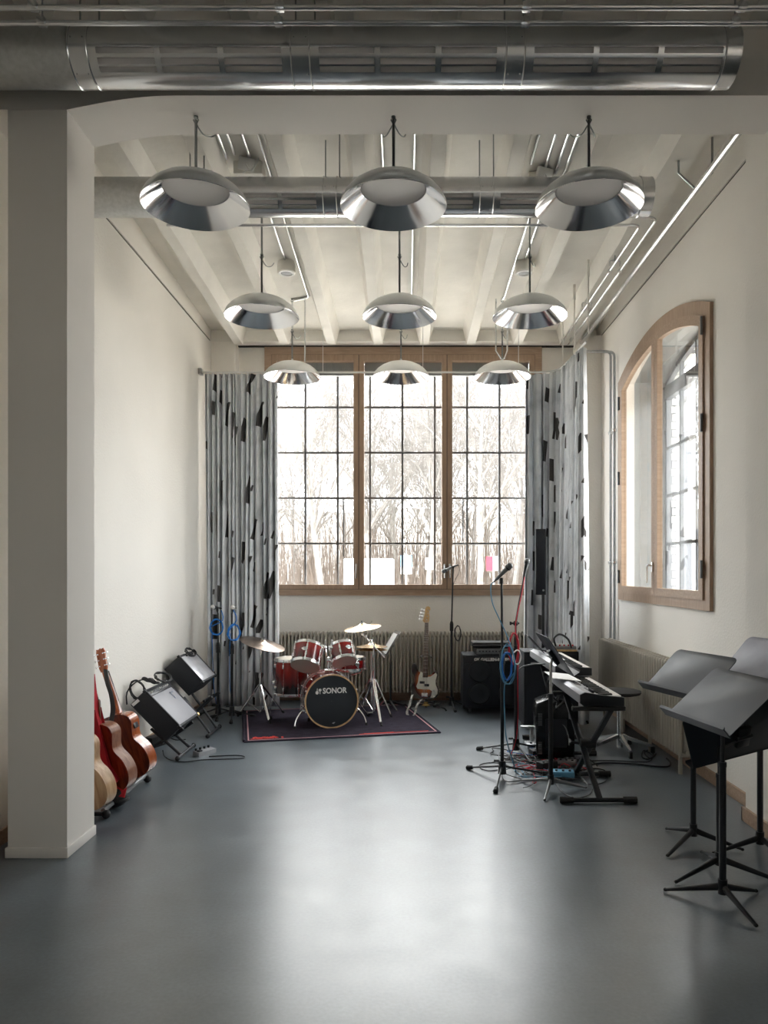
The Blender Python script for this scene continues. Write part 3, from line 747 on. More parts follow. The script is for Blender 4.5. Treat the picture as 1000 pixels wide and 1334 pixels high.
# ================================================================== DRUMS
def drum(name, label, cat, loc, rot, rad, h, lugs=6, shell=None, topm=None, botm=None, hoopm=None, group=None, badge=None):
    """axis = local z, origin at drum centre"""
    t = thing(name, label, cat, loc, rot, group)
    MB().lathe([(rad*.965,-h/2+.012),(rad*.965,h/2-.012)], 48).build('shell', shell or M['burst'], t)
    for sgn, nm in ((1, 'top'), (-1, 'bottom')):
        z = sgn*h/2
        MB().lathe([(rad*.97,z-sgn*.028),(rad*1.005,z-sgn*.028),(rad*1.005,z),(rad*1.0,z+sgn*.004),(rad*.965,z+sgn*.004),(rad*.965,z-sgn*.006)], 48).build('hoop', hoopm or M['chrome'], t)
        MB().lathe([(rad*.966,z-sgn*.004),(rad*.5,z-sgn*.0042),(.001,z-sgn*.0044)], 48).build('drum_head', (topm if sgn > 0 else botm) or M['head'], t)
    for k in range(lugs):
        a = 2*PI*(k+.5)/lugs; c, s_ = math.cos(a), math.sin(a)
        mb = MB()
        for sgn in (1, -1):
            zz = sgn*(h*.5-.075)
            mb.box((rad*1.0*c, rad*1.0*s_, zz), (.022,.02,.045), (0,0,a), .005)
            mb.cyl((rad*1.03*c, rad*1.03*s_, zz), (rad*1.03*c, rad*1.03*s_, sgn*(h/2-.002)), .0045, n=6)
            mb.box((rad*1.03*c, rad*1.03*s_, sgn*(h/2-.014)), (.022,.018,.012), (0,0,a), .003)
        mb.cyl((rad*.99*c, rad*.99*s_, -h*.5+.06), (rad*.99*c, rad*.99*s_, h*.5-.06), .003, n=6)
        mb.build('lug', M['chrome'], t)
    if badge is not None:
        c, s_ = math.cos(badge), math.sin(badge)
        m = Matrix.Rotation(badge, 4, 'Z') @ Matrix.Translation((rad*.967,0,.01))
        mb = MB(); mb.M = m
        mb.prism([(0,-.036,0),(0,-.012,.021),(0,.012,.021),(0,.036,0),(0,.012,-.021),(0,-.012,-.021)], (.006,0,0), .002)
        mb.build('badge', M['chrome'], t)
    return t
# bass drum: axis from back to front = (sin14, -cos14, 0); local z -> front
a = R(14); ax = V((math.sin(a), -math.cos(a), 0)); rt = ax.cross(V((0,0,1))) * -1
bc = V((-.80, 7.70, .284))
KB = basis(V((0,0,1)).cross(ax), V((0,0,1)), ax)   # local x -> right seen from the front, y -> up
KB3 = KB.to_3x3()
kick = drum('bass_drum', 'red bass drum with black front head lettered SONOR, on the rug', 'bass drum', bc, KB3, .272, .42, 8, M['kick'], M['headb'], M['head'])
hoopw = wood('natural_hoop', srgb(196,158,112), srgb(214,180,138), (3,3,3), .3)
for ch in list(kick.children):
    if ch.name.startswith('hoop'):
        ch.scale = (1.012, 1.012, 1.0)
MB().lathe([(.262,.207),(.276,.207),(.276,.219),(.262,.219)], 64).build('hoop_inlay', hoopw, kick)
text('SONOR', .078, kick, M['white'], Matrix.Translation((.030,.105,.2085)), 'lettering', .0022, .90)
mb = MB()
mb.ball((-.150,.092,.2085), .016, 1, 1.15, .05).cyl((-.150,.10,.209),(-.147,.135,.209),.0035).ball((-.120,.118,.2085), .013, 1.2, 1.1, .06).cyl((-.120,.078,.209),(-.120,.11,.209),.004)
mb.build('logo_mark', M['white'], kick)
MB().prism([(.0,-.225,.2085),(.018,-.214,.2085),(.036,-.214,.2085),(.02,-.232,.2085)], (0,0,.001)).build('logo_mark', M['silver'], kick, smooth=False)
for sx in (-1, 1):
    mb = MB().tube([(sx*.25,-.11,.08),(sx*.30,-.12,.10),(sx*.355,-.20,.13),(sx*.37,-.28,.145)], .0085, 8, smooth=5)
    mb.box((sx*.262,-.11,.08),(.05,.04,.05),None,.008)
    l = mb.build('spur', M['chrome'], kick)
    MB().cyl((sx*.366,-.25,.142),(sx*.372,-.283,.147),.013,.016).build('rubber_foot', M['rubber'], l)
# tom mount on the kick
mb = MB().box((0,.285,-.02),(.10,.03,.09),None,.008).cyl((0,.28,-.02),(0,.40,-.02),.014).box((0,.40,-.02),(.06,.05,.05),None,.01)
for sx in (-1, 1):
    mb.tube([(sx*.015,.40,-.02),(sx*.035,.52,-.03),(sx*.06,.535,-.06),(sx*.10,.50,-.10)], .010, 8, smooth=4)
    mb.ball((sx*.035,.52,-.03), .022, n=10, m=6).box((sx*.09,.50,-.09),(.04,.06,.04),None,.008)
    mb.cyl((sx*.035,.52,-.03),(sx*.035,.60,-.02),.006)
mb.build('tom_holder', M['chrome'], kick)
def axis_rot(z):   # rotation whose local z is this axis, local x to the right
    z = V(z).normalized(); x = V((0,1,0)).cross(z); x.normalize(); y = z.cross(x)
    return basis(x, y, z).to_3x3()
drum('tom_drum', 'larger left rack tom in red fade lacquer above the bass drum', 'tom drum', at(400, 855, 7.74), axis_rot((.10,.56,.82)), .158, .235, 6, badge=R(-98), group='rack toms')
drum('tom_drum', 'smaller right rack tom in red fade lacquer above the bass drum', 'tom drum', at(446.5, 852, 7.78), axis_rot((-.22,.55,.80)), .132, .20, 6, badge=R(-50), group='rack toms')
ft = drum('floor_tom', 'deep floor tom in red to black fade left of bass drum', 'floor tom', V((-1.215, 8.0, .47)), (0,0,0), .203, .39, 8, badge=R(-20))
for k, a_ in enumerate((R(200), R(320), R(80))):
    c, s_ = math.cos(a_), math.sin(a_)
    l = MB().tube([(.225*c,.225*s_,.05),(.225*c,.225*s_,-.22),(.25*c,.25*s_,-.32),(.245*c,.245*s_,-.445)], .0065, 8, smooth=4).box((.215*c,.215*s_,-.06),(.05,.03,.045),(0,0,a_),.006).build('leg', M['chrome'], ft)
    MB().cyl((.245*c,.245*s_,-.42),(.245*c,.245*s_,-.458),.014,.017).build('rubber_foot', M['rubber'], l)
sn = drum('snare_drum', 'shallow red snare drum on a chrome stand behind bass drum', 'snare drum', V((-.62, 7.98, .61)), (0,0,.3), .178, .14, 8, badge=R(-70))
def tripod_parts(t, c, feet, zh, r, mt, spread=True, footr=.014, leg='leg', rubber=True, flat=False, zf=.012, brace=False):
    c = V(c)
    for f in feet:
        f = V((f[0], f[1], zf))
        top = V((c.x, c.y, zh)) + (V((f.x-c.x, f.y-c.y, 0)).normalized()*.018)
        mb = MB().cyl(top, f, r, r*.85, n=8)
        if brace:
            m = top.lerp(f, .55); mb.cyl(m, V((c.x, c.y, .06)), r*.6, n=6)
            off = V((f.x-c.x, f.y-c.y, 0)).normalized().cross(V((0,0,1)))*.018
            mb.cyl(top+off, f.lerp(top,.08)+off*.6, r*.7, n=6)
        l = mb.build(leg, mt, t, world=True)
        if rubber:
            d = (f-top).normalized()
            MB().ball(f-d*.004, footr, n=10, m=6).cyl(f-d*.05, f, footr*.8, footr, n=10).build('rubber_foot', M['rubber'], l, world=True)
def snare_stand():
    c = V((-.62, 7.98, 0)); t = thing('snare_stand', 'chrome tripod stand carrying the snare drum', 'drum stand', c)
    MB().cyl(c+V((0,0,.1)), c+V((0,0,.50)), .012).build('tube', M['chrome'], t, world=True)
    mb = MB()
    for k in range(3):
        a_ = R(90+120*k); p = c+V((.17*math.cos(a_), .17*math.sin(a_), .54))
        mb.tube([c+V((0,0,.47)), p-V((0,0,.012)), p+V((.012*math.cos(a_),.012*math.sin(a_),.03))], .008, 6)
    mb.build('basket', M['chrome'], t, world=True)
    tripod_parts(t, c, [(c.x+.25*math.cos(R(q)), c.y+.25*math.sin(R(q))) for q in (30, 150, 270)], .30, .009, M['chrome'], brace=True)
snare_stand()
def cymbal(label, c, nrm, rad, mt=None, dome=.05):
    t = thing('cymbal', label, 'cymbal', c, axis_rot(nrm) if True else None, group='cymbals of the drum kit')
    MB().lathe([(.006,.026),(.02,.026),(.035,.018),(.05,.006),(rad*.55,-.008),(rad*.9,-.02),(rad,-.025),(rad,-.027),(rad*.9,-.022),(.05,.003),(.03,.016),(.006,.023)], 56).build('plate', mt or M['bronze'], t)
    MB().cyl((0,0,.02),(0,0,.035),.016,.013).cyl((0,0,.035),(0,0,.055),.009).build('wing_nut', M['grey'], t)
    MB().cyl((0,0,.024),(0,0,.034),.02).build('felt', M['white'], t)
    return t
# left crash
cb = V((-1.59, 8.08, 0)); cc = at(342, 836, 8.08)
cymbal('dark bronze crash cymbal tilted on the leftmost chrome stand', cc, (.28,-.10,.95), .255, M['bronzed'])
t = thing('cymbal_stand', 'chrome tripod cymbal stand at the left edge of the rug', 'cymbal stand', cb)
MB().cyl(cb+V((0,0,.06)), cb+V((0,0,.50)), .0145).cyl(cb+V((0,0,.44)), cb+V((0,0,.50)), .02).build('lower_tube', M['chrome'], t, world=True)
MB().cyl(cb+V((0,0,.50)), cb+V((0,0,.74)), .010).cyl(cb+V((0,0,.70)), cb+V((0,0,.74)), .016).build('middle_tube', M['chrome'], t, world=True)
MB().cyl(cb+V((0,0,.74)), cc-V((0,0,.05)), .0075).ball(cc-V((.0,.0,.06)), .02).cyl(cc-V((0,0,.06)), cc+V((.01,0,.03)), .004).build('tilter', M['chrome'], t, world=True)
tripod_parts(t, cb, [(gr(309.6,934).x, gr(309.6,934).y), (gr(352,944).x, gr(352,944).y), (cb.x+.22, cb.y+.22)], .36, .009, M['chrome'], brace=True)
# hi-hat
hb = V((-.385, 8.39, 0)); zz = EYE-(839.6-HY)*8.39/F
hb.x = (484-CX)*8.39/F
cymbal('upper hi-hat cymbal of the pair, right of the small tom', V((hb.x, hb.y, zz)), (0,.02,1), .182)
o = cymbal('lower hi-hat cymbal of the pair, right of the small tom', V((hb.x, hb.y, zz-.035)), (0,.02,1), .180)
t = thing('hi_hat_stand', 'chrome hi-hat stand with footboard between drums and radiator', 'hi-hat stand', hb)
MB().cyl(hb+V((0,0,.05)), hb+V((0,0,zz-.06)), .013).cyl(hb+V((0,0,.3)), hb+V((0,0,.36)), .02).cyl(hb+V((0,0,.62)),hb+V((0,0,.66)),.017).build('tube', M['chrome'], t, world=True)
MB().cyl(hb+V((0,0,zz-.06)), hb+V((0,0,zz+.27)), .0035, n=6).cyl(hb+V((0,0,zz+.03)), hb+V((0,0,zz+.06)), .012).build('pull_rod', M['rod'], t, world=True)
MB().box(hb+V((-.02,-.17,.03)), (.08,.24,.012), (R(-8),0,.1), .003).build('footboard', M['galv'], t, world=True)
tripod_parts(t, hb, [(hb.x-.22, hb.y+.05), (hb.x+.2, hb.y+.1), (hb.x+.02, hb.y+.22)], .38, .009, M['chrome'], brace=True)
# right boom cymbal stand
sb = V((0, 8.08, 0)); sb.x = (487-CX)*8.08/F
uc = at(471.8, 815, 8.08)
cymbal('bronze ride cymbal, highest of the kit, on the boom arm', uc, (-.13,-.10,.97), .205)
t = thing('cymbal_stand', 'chrome boom cymbal stand right of the bass drum', 'cymbal stand', sb)
jt = at(483, 836, 8.08)
MB().cyl(sb+V((0,0,.06)), sb+V((0,0,.52)), .015).cyl(sb+V((0,0,.46)), sb+V((0,0,.52)), .021).build('lower_tube', M['chrome'], t, world=True)
MB().cyl(sb+V((0,0,.52)), V((sb.x, sb.y, jt.z-.01)), .0105).cyl(sb+V((0,0,.66)), sb+V((0,0,.70)), .016).build('middle_tube', M['chrome'], t, world=True)
bs, be = at(472, 826, 8.08), at(501, 857, 8.02)
MB().cyl(bs, be, .0075).ball(jt, .022).cyl(uc-V((0,0,.03)), bs, .006).ball(bs, .018).ball(at(476,829,8.08), .016).cyl(uc-V((0,0,.03)), uc+V((-.004,0,.035)), .004).build('boom_arm', M['chrome'], t, world=True)
f1, f2, f3 = gr(497, 947.5), gr(510, 935.5), gr(467, 929)
tripod_parts(t, sb, [(f1.x, f1.y), (f2.x, f2.y), (f3.x, f3.y)], .42, .010, M['chrome'], brace=True)
# bass pedal chain drive just behind the kick
t = thing('kick_pedal', 'chrome kick pedal with red detail behind the bass drum', 'drum pedal', V((-.87, 8.02, 0)))
MB().box((0,.1,.04),(.09,.26,.01),(R(12),0,0),.003).build('footboard', M['galv'], t)
MB().cyl((-.06,0,.02),(-.06,0,.24),.006).cyl((.06,0,.02),(.06,0,.24),.006).cyl((-.07,0,.23),(.07,0,.23),.006).build('frame', M['chrome'], t)
MB().cyl((0,-.0,.23),(0,-.04,.38),.004).ball((0,-.045,.39),.022).build('beater', M['redcloth'], t)
# drum throne is not in view; white music stand behind the kit
def desk_geo(W, H, lip=.045, rr=.03, th=.004, mt=None, lipm=None, parent=None, mtx=None, trap=0):
    """local x = width, y = up the desk, z = reading side"""
    pts = []
    n = 5
    pts += [V((-W/2,0,0)), V((W/2,0,0))]
    for k in range(n+1):
        a_ = PI/2*k/n; pts.append(V((W/2+trap-rr+rr*math.cos(a_), H-rr+rr*math.sin(a_), 0)))
    for k in range(n+1):
        a_ = PI/2+PI/2*k/n; pts.append(V((-W/2-trap+rr+rr*math.cos(a_), H-rr+rr*math.sin(a_), 0)))
    mb = MB(); mb.M = mtx; mb.prism(pts, (0,0,-th), .0012)
    d = mb.build('desk', mt, parent, smooth=True)
    mb = MB(); mb.M = mtx
    mb.prism([V((-W/2-.01,-.002,-.006)), V((-W/2-.01,-.002,lip)), V((-W/2-.01,.012,lip+.004)), V((-W/2-.01,.010,lip)), V((-W/2-.01,.004,lip-.006)), V((-W/2-.01,.004,-.006))], (W+.02,0,0))
    mb.build('lip', lipm or mt, parent, smooth=False)
    return d
def music_stand(label, c, feet, desk_l, desk_r, upv, H=.33, mt=None, poler=.0165, hub=.085, brand=None, polem=None, group='black music stands', roll=0, legr=.012, trap=0):
    """desk_l/desk_r: ends of the lower desk edge as the reader sees them, upv: direction up the desk"""
    c = V((c[0], c[1], 0)); mt = mt or M['desk']; polem = polem or M['black']
    t = thing('music_stand', label, 'music stand', c, group=group)
    l, r_ = V(desk_l), V(desk_r); X = (r_-l); W = X.length; X.normalize()
    U = V(upv); U = (U-X*U.dot(X)).normalized(); Nn = X.cross(U)
    m = basis(X, U, Nn, (l+r_)/2-c)
    if roll: m = m @ Matrix.Translation((0,H/2,0)) @ Matrix.Rotation(roll, 4, 'Z') @ Matrix.Translation((0,-H/2,0))
    desk_geo(W, H, .05, .035, .004, mt, mt, t, m, trap)
    mb = MB(); mb.M = m
    mb.box((0,H*.42,-.022),(.08,.12,.03),None,.006).cyl((-.05,H*.42,-.03),(.05,H*.42,-.03),.013)
    mb.build('bracket', polem, t)
    top = m @ V((0,H*.42,-.03))
    zt = top.z
    MB().cyl((0,0,.05), (0,0,zt*.72), poler, n=16).cyl((0,0,zt*.72-.01),(0,0,zt*.72+.012),poler*1.12,n=16).build('pole', polem, t)
    MB().tube([(0,0,zt*.7),(0,0,zt-.06),(top.x,top.y,zt)], poler*.6, 12).build('inner_tube', polem, t)
    MB().cyl((0,0,hub-.035),(0,0,hub+.035),poler*1.35,n=16).build('hub', polem, t)
    for f in feet:
        f = V((f[0]-c.x, f[1]-c.y, .012)); p = V((0,0,hub)); d = (f-p).normalized(); sd = d.cross(V((0,0,1))).normalized(); up = sd.cross(d)
        mb = MB(); ra = []
        for q, (w, h) in ((p+d*.01, (legr*1.15, legr*1.5)), (p.lerp(f,.5), (legr*1.0, legr*1.1)), (f, (legr*.8, legr*.6))):
            ra.append([mb._v(q+sd*(w*math.cos(2*PI*k/10))+up*(h*math.sin(2*PI*k/10))) for k in range(10)])
        mb.skin(ra); lg = mb.build('leg', polem, t)
        MB().ball(f-d*.006, legr*.9, 1,1,.8, n=8, m=5).build('rubber_foot', M['rubber'], lg)
    return t, m
# the one behind the kit, seen almost edge on, with white pages
bs_ = V((-.175, 8.62, 0))
L_, R_ = at(496.5, 850, 8.72), at(504.5, 857, 8.42)
L_ = V((-.285, 8.78, L_.z)); R_ = V((-.215, 8.42, L_.z-.0))
t, m_ = music_stand('small music stand holding white pages behind the hi-hat', bs_, [(bs_.x-.22,bs_.y+.05),(bs_.x+.2,bs_.y+.08),(bs_.x+.08,bs_.y-.2)], L_, R_, V((.16,.02,.26)), .31, M['galv'], .011)
pg = MB(); pg.M = Matrix.Translation(t.location) @ m_
pg.prism([(-.15,.006,.002),(.12,.006,.002),(.12,.27,.002),(-.15,.27,.002)], (0,0,.003))
tag(pg.build('sheet_music', M['paper'], smooth=False), 'white pages standing on the small music stand behind hi-hat', 'sheet music')

# ================================================================== GUITARS
def outline(pts, k=5):
    return spline([V((x, 0, z)) for x, z in pts], k, True)
def acoustic(label, loc, rot, mats, L=1.0, W=.37, D=.10, strap=False, preamp=False):
    """local z up along the neck, back of the body faces +y, strings towards -y; origin at body bottom"""
    back, side, topm, neck = mats
    t = thing('acoustic_guitar', label, 'guitar', loc, rot, 'acoustic guitars by the left wall')
    h = W/2
    half = [(0,0),(.10,.006),(.165,.05),(h,.13),(.165,.21),(.125,.27),(.118,.31),(.132,.36),(.143,.405),(.125,.45),(.07,.478),(.0,.482)]
    pts = [(x, z) for x, z in half]+[(-x, z) for x, z in half[-2:0:-1]]
    o = outline(pts, 4)
    MB().prism([p+V((0,D/2-.004,0)) for p in o], (0,.004,0), .0015).build('back_plate', back, t)
    mb = MB(); a_ = [mb._v(p*1.0+V((0,-D/2+.003,0))) for p in o]; b_ = [mb._v(p+V((0,D/2-.003,0))) for p in o]
    for k in range(len(o)): mb.b.faces.new((a_[k], a_[(k+1) % len(o)], b_[(k+1) % len(o)], b_[k]))
    sd = mb.build('side_rim', side, t)
    MB().prism([p+V((0,-D/2,0)) for p in o], (0,.004,0), .0015).build('soundboard', topm, t)
    MB().lathe([(.001,0),(.05,0),(.056,.001),(.058,0)], 28, mat=Matrix.Translation((0,-D/2-.0015,.33)) @ Matrix.Rotation(PI/2,4,'X')).build('sound_hole', M['black'], t)
    MB().box((0,-D/2-.005,.13),(.15,.01,.025),None,.003).build('bridge', M['rosew'], t)
    mb = MB(); rings = []
    for z, w, y0, y1 in ((.44,.030,-.05,.045),(.49,.029,-.05,-.012),(.60,.027,-.05,-.022),(.80,.0235,-.05,-.025)):
        rings.append([mb._v((w*c, y0+(y1-y0)*max(s_,0), z)) for c, s_ in ((1,0),(.9,.5),(.5,.93),(0,1),(-.5,.93),(-.9,.5),(-1,0))])
    mb.skin(rings); mb.build('neck', neck, t)
    MB().bx(-.028,.028,-.057,-.05,.36,.80).build('fretboard', M['rosew'], t, smooth=False)
    mb = MB(); mb.M = Matrix.Translation((0,-.047,.80)) @ Matrix.Rotation(R(13),4,'X')
    hp = [(-.024,0),(-.034,.03),(-.037,.15),(-.030,.175),(-.012,.168),(0,.178),(.012,.168),(.030,.175),(.037,.15),(.034,.03),(.024,0)]
    mb.prism([V((x,0,z)) for x, z in hp], (0,.016,0), .002); mb.build('headstock', neck, t)
    for k in range(3):
        for sx in (-1, 1):
            mb = MB(); mb.M = Matrix.Translation((0,-.047,.80)) @ Matrix.Rotation(R(13),4,'X')
            mb.cyl((sx*.03,.018,.045+.045*k),(sx*.052,.018,.045+.045*k),.0035,n=6).box((sx*.058,.018,.045+.045*k),(.012,.008,.018),None,.003).cyl((sx*.022,-.008,.045+.045*k),(sx*.022,.02,.045+.045*k),.005,n=8)
            mb.build('tuning_peg', M['chrome'], t)
    if preamp:
        MB().box((-h*.70-.004,.0,.382),(.014,.05,.075),(0,R(6),0),.003).build('preamp_panel', M['black'], t)
    return t
def lean(nback, zv):
    z = V(zv).normalized(); n = V((math.cos(R(nback)), math.sin(R(nback)), 0)); n = (n-z*n.dot(z)).normalized(); x = n.cross(z)
    return basis(x, n, z).to_3x3()
def lean_old(nback, lat, back_tilt):
    """rotation: back plate normal horizontally nback (degrees), then head leans; returns 3x3"""
    n = V((math.cos(R(nback)), math.sin(R(nback)), 0)); x = n.cross(V((0,0,1)))  # local x
    z = V((0,0,1)); m = basis(x, n, z).to_3x3()
    return m @ Euler((R(back_tilt), R(lat), 0)).to_matrix()
gm = (M['mahog'], M['cedar'], M['cedar'], M['cedar'])
acoustic('glossy brown acoustic guitar with black strap, farthest back in the row', gr(177, 1012, .10), lean(-104, (-.31,-.02,.95)), gm, preamp=True)
acoustic('satin brown acoustic guitar, second in the row by left wall', gr(149, 1031, .09), lean(-106, (-.25,-.02,.95)), (M['mahog'], M['walnut'], M['walnut'], M['walnut']))
acoustic('pale wood acoustic guitar half hidden behind the pillar', gr(119, 1054, .09), lean(-104, (-.24,0,.95)), (M['spruce'], M['spruce'], M['spruce'], M['walnut']))
# rack
g0, g1 = V((-2.05, 4.78, 0)), V((-2.07, 5.60, 0))
t = thing('guitar_rack', 'low black guitar rack with padded rails under the acoustic guitars', 'guitar rack', g0)
d = (g1-g0).normalized(); sd = V((-1,0,0))
mb = MB()
for off, z in ((.09, .050), (-.12, .06)):
    mb.cyl(g0-V((off if off<0 else -off,0,0))*0+V((off,0,z)), g1+V((off,0,z)), .016, n=10)
mb.build('padded_rail', M['grey'], t, world=True)
mb = MB()
for q in (g0, g1):
    mb.tube([q+V((.12,0,.03)), q+V((-.20,0,.03)), q+V((-.24,0,.10)), q+V((-.26,0,.62))], .014, 8)
mb.cyl(g0+V((-.26,0,.62)), g1+V((-.26,0,.62)), .013)
mb.build('frame', M['black'], t, world=True)
for q in (g0, g1):
    MB().ball(q+V((.11,0,.028)), .028, n=12, m=8).build('rubber_foot', M['rubber'], t, world=True)
for q in (.33, .62):
    MB().box(g0.lerp(g1,q)+V((-.21,0,.66)), (.03,.02,.16), (0,.5,0), .005).build('divider', M['rubber'], t, world=True)
# strap on the farthest guitar, red bag between guitars
def ribbon(name, label, cat, pts, w, wdir, mt, parent=None, th=.003, group=None):
    P = spline([V(p) for p in pts], 6); wd = V(wdir).normalized(); mb = MB(); rings = []
    for i, p in enumerate(P):
        a_ = P[min(i+1, len(P)-1)]-P[max(i-1, 0)]; a_.normalize(); n = a_.cross(wd); n = n.normalized() if n.length > .05 else V((0,1,0)); q = wd*(w/2)
        rings.append([mb._v(p+q+n*th), mb._v(p-q+n*th), mb._v(p-q-n*th), mb._v(p+q-n*th)])
    mb.skin(rings); o = mb.build(name, mt)
    return tag(o, label, cat, group)
ribbon('guitar_strap', 'black strap hanging from the neck of the farthest acoustic guitar', 'strap', [at(137.5, 872, 5.22), at(140, 890, 5.16), at(145, 906, 5.14), at(147, 925, 5.16), at(144, 943, 5.18)], .045, (.8,-.5,0), M['cable'])
ribbon('guitar_strap', 'grey brown strap hanging on the rack between guitars', 'strap', [at(128, 912, 5.05), at(129, 930, 5.03), at(130, 945, 5.04)], .03, (.8,-.5,0), M['walnut'])
mb = MB(); mb.prism([at(117, 880, 4.95), at(121, 925, 4.95), at(138, 1000, 4.92), at(150, 1020, 4.9), at(128, 1040, 4.9), at(116, 1040, 4.95)], (.0,.10,0), .02, 3)
bag = mb.build('gig_bag', M['redcloth'])
tag(bag, 'red cloth gig bag standing between the acoustic guitars', 'bag')
t = thing('black_pouch', 'small black round pouch on the floor below the guitars', 'bag', gr(148, 1053, 0))
MB().ball((0,.02,.07), .085, 1,.8,.8, n=20, m=12).build('pouch_body', M['cable'], t)
MB().tube([(.085*math.cos(q),.02+.068*math.sin(q),.055) for q in [k*2*PI/24 for k in range(24)]], .012, 8, closed=True).build('rim', M['rubber'], t)
MB().prism([(.0,-.04,.10),(.085,-.03,.08),(.08,.03,.15),(.0,.03,.17)], (0,.01,0), .003).build('red_flap', M['redcloth'], t)

# electric bass
def bass_guitar():
    p = at(553, 911, 8.36)
    t = thing('bass_guitar', 'sunburst electric bass with white pickguard standing before the radiator', 'bass guitar', p, (R(-9), R(1.6), 0))
    pts = [(-.02,.0),(-.10,.012),(-.158,.065),(-.163,.14),(-.128,.215),(-.118,.27),(-.150,.345),(-.158,.42),(-.136,.465),(-.108,.452),(-.088,.385),(-.055,.335),(0,.315),(.05,.315),(.082,.335),(.108,.375),(.14,.362),(.148,.32),(.132,.265),(.128,.215),(.150,.15),(.158,.09),(.135,.035),(.07,.005)]
    o = [V((x*1.0,0,z*.86)) for x, z in pts]; o = spline(o, 4, True)
    MB().prism([q+V((0,-.02,0)) for q in o], (0,.04,0), .008, 3).build('body', M['sunb'], t)
    pg = [(-.052,.36),(-.075,.30),(-.082,.22),(-.10,.165),(-.085,.135),(-.02,.128),(.05,.13),(.08,.11),(.075,.06),(.06,.022),(.10,.02),(.142,.075),(.145,.13),(.120,.20),(.118,.25),(.135,.32),(.12,.352),(.095,.33),(.06,.30),(.03,.295),(-.028,.295),(-.03,.345)]
    MB().prism([V((x,-.0225,z*.86)) for x, z in pg], (0,.003,0), .0008).build('pickguard', M['pickg'], t)
    MB().box((-.035,-.026,.205*.86+.012),(.055,.010,.028),None,.004).box((.018,-.026,.18*.86+.004),(.055,.010,.028),None,.004).build('pickup', M['black'], t)
    MB().box((-.003,-.027,.05),(.07,.012,.045),None,.003).build('bridge', M['chrome'], t)
    for q in ((.098,.098),(.108,.066),(.103,.034)): MB().cyl((q[0],-.02,q[1]),(q[0],-.036,q[1]),.009).build('knob', M['chrome'], t)
    nk = MB().prism([(-.030,-.028,.28),(.030,-.028,.28),(.021,-.028,.87),(-.021,-.028,.87)], (0,.022,0), .003).build('neck', M['maple'], t)
    MB().prism([(-.029,-.031,.245),(.029,-.031,.245),(.021,-.031,.87),(-.021,-.031,.87)], (0,.004,0)).build('fretboard', M['rosew'], nk, smooth=False)
    mb = MB()
    for k in range(20):
        z = .28+.585*(1-2**(-(19.5-k)/12))/(1-2**(-19.5/12)); mb.bx(-.026,.026,-.0325,-.030,z-.001,z+.001)
    mb.build('fret_wire', M['chrome'], nk, smooth=False)
    hs = [(-.021,.87),(-.040,.892),(-.034,.91),(-.026,.94),(-.018,.985),(-.016,1.03),(-.006,1.055),(.018,1.06),(.034,1.045),(.036,1.022),(.022,1.005),(.024,.985),(.030,.94),(.028,.90),(.021,.87)]
    h_ = MB().prism([V((x*1.15,-.018,z)) for x, z in hs], (0,.014,0), .002).build('headstock', M['maple'], t)
    for k in range(4):
        z = .905+.036*k; x = -.034+.006*k
        MB().cyl((x+.035,-.018,z),(x+.035,-.032,z),.0065).cyl((x-.005,-.01,z),(x-.035,-.01,z+.004),.004).ball((x-.042,-.01,z+.005),.013,1.1,.35,1).build('tuning_peg', M['chrome'], t)
    mb = MB()
    for k in range(4): mb.cyl((-.021+.0135*k,-.034,.07),(-.013+.0085*k,-.034,.90),.0011,n=4)
    mb.build('string', M['chrome'], t)
    MB().cyl((0,.0,-.005),(0,0,-.02),.006).build('strap_button', M['chrome'], t)
bass_guitar()
p = V((.235, 8.46, 0))
t = thing('guitar_stand', 'black tripod guitar stand with brass collar holding the electric bass', 'guitar stand', p)
MB().cyl((0,.04,.04),(0,.10,.62),.011).tube([(-.06,.0,.62),(-.05,.06,.63),(0,.09,.625),(.05,.06,.63),(.06,.0,.62)],.011,8,smooth=4).build('neck_yoke', M['rubber'], t)
mb = MB()
for sx in (-1, 1): mb.tube([(0,.04,.10),(sx*.07,.0,.10),(sx*.09,-.10,.105),(sx*.09,-.12,.14)], .009, 8, smooth=4)
mb.build('cradle', M['rubber'], t)
MB().cyl((0,.03,.05),(0,.04,.10),.02,.028).box((0,.03,.07),(.11,.05,.02),None,.008).build('collar', M['brass'], t)
for a_ in (-22, 202, 90):
    c, s_ = math.cos(R(a_)), math.sin(R(a_))
    MB().tube([(0,.03,.075),(.12*c,.03+.12*s_,.07),(.22*c,.03+.22*s_,.045),(.25*c,.03+.25*s_,.014)], .0095, 8, smooth=4).build('leg', M['rubber'], t)
ribbon('guitar_strap', 'black and white patterned strap drooping from the electric bass', 'strap', [at(537, 905, 8.3), at(533.5, 918, 8.24), at(530, 928, 8.2), at(534, 935, 8.15), at(540, 930, 8.15), at(543, 919, 8.2), at(549, 911, 8.3)], .028, (.8,-.4,.3), M['strapw'])
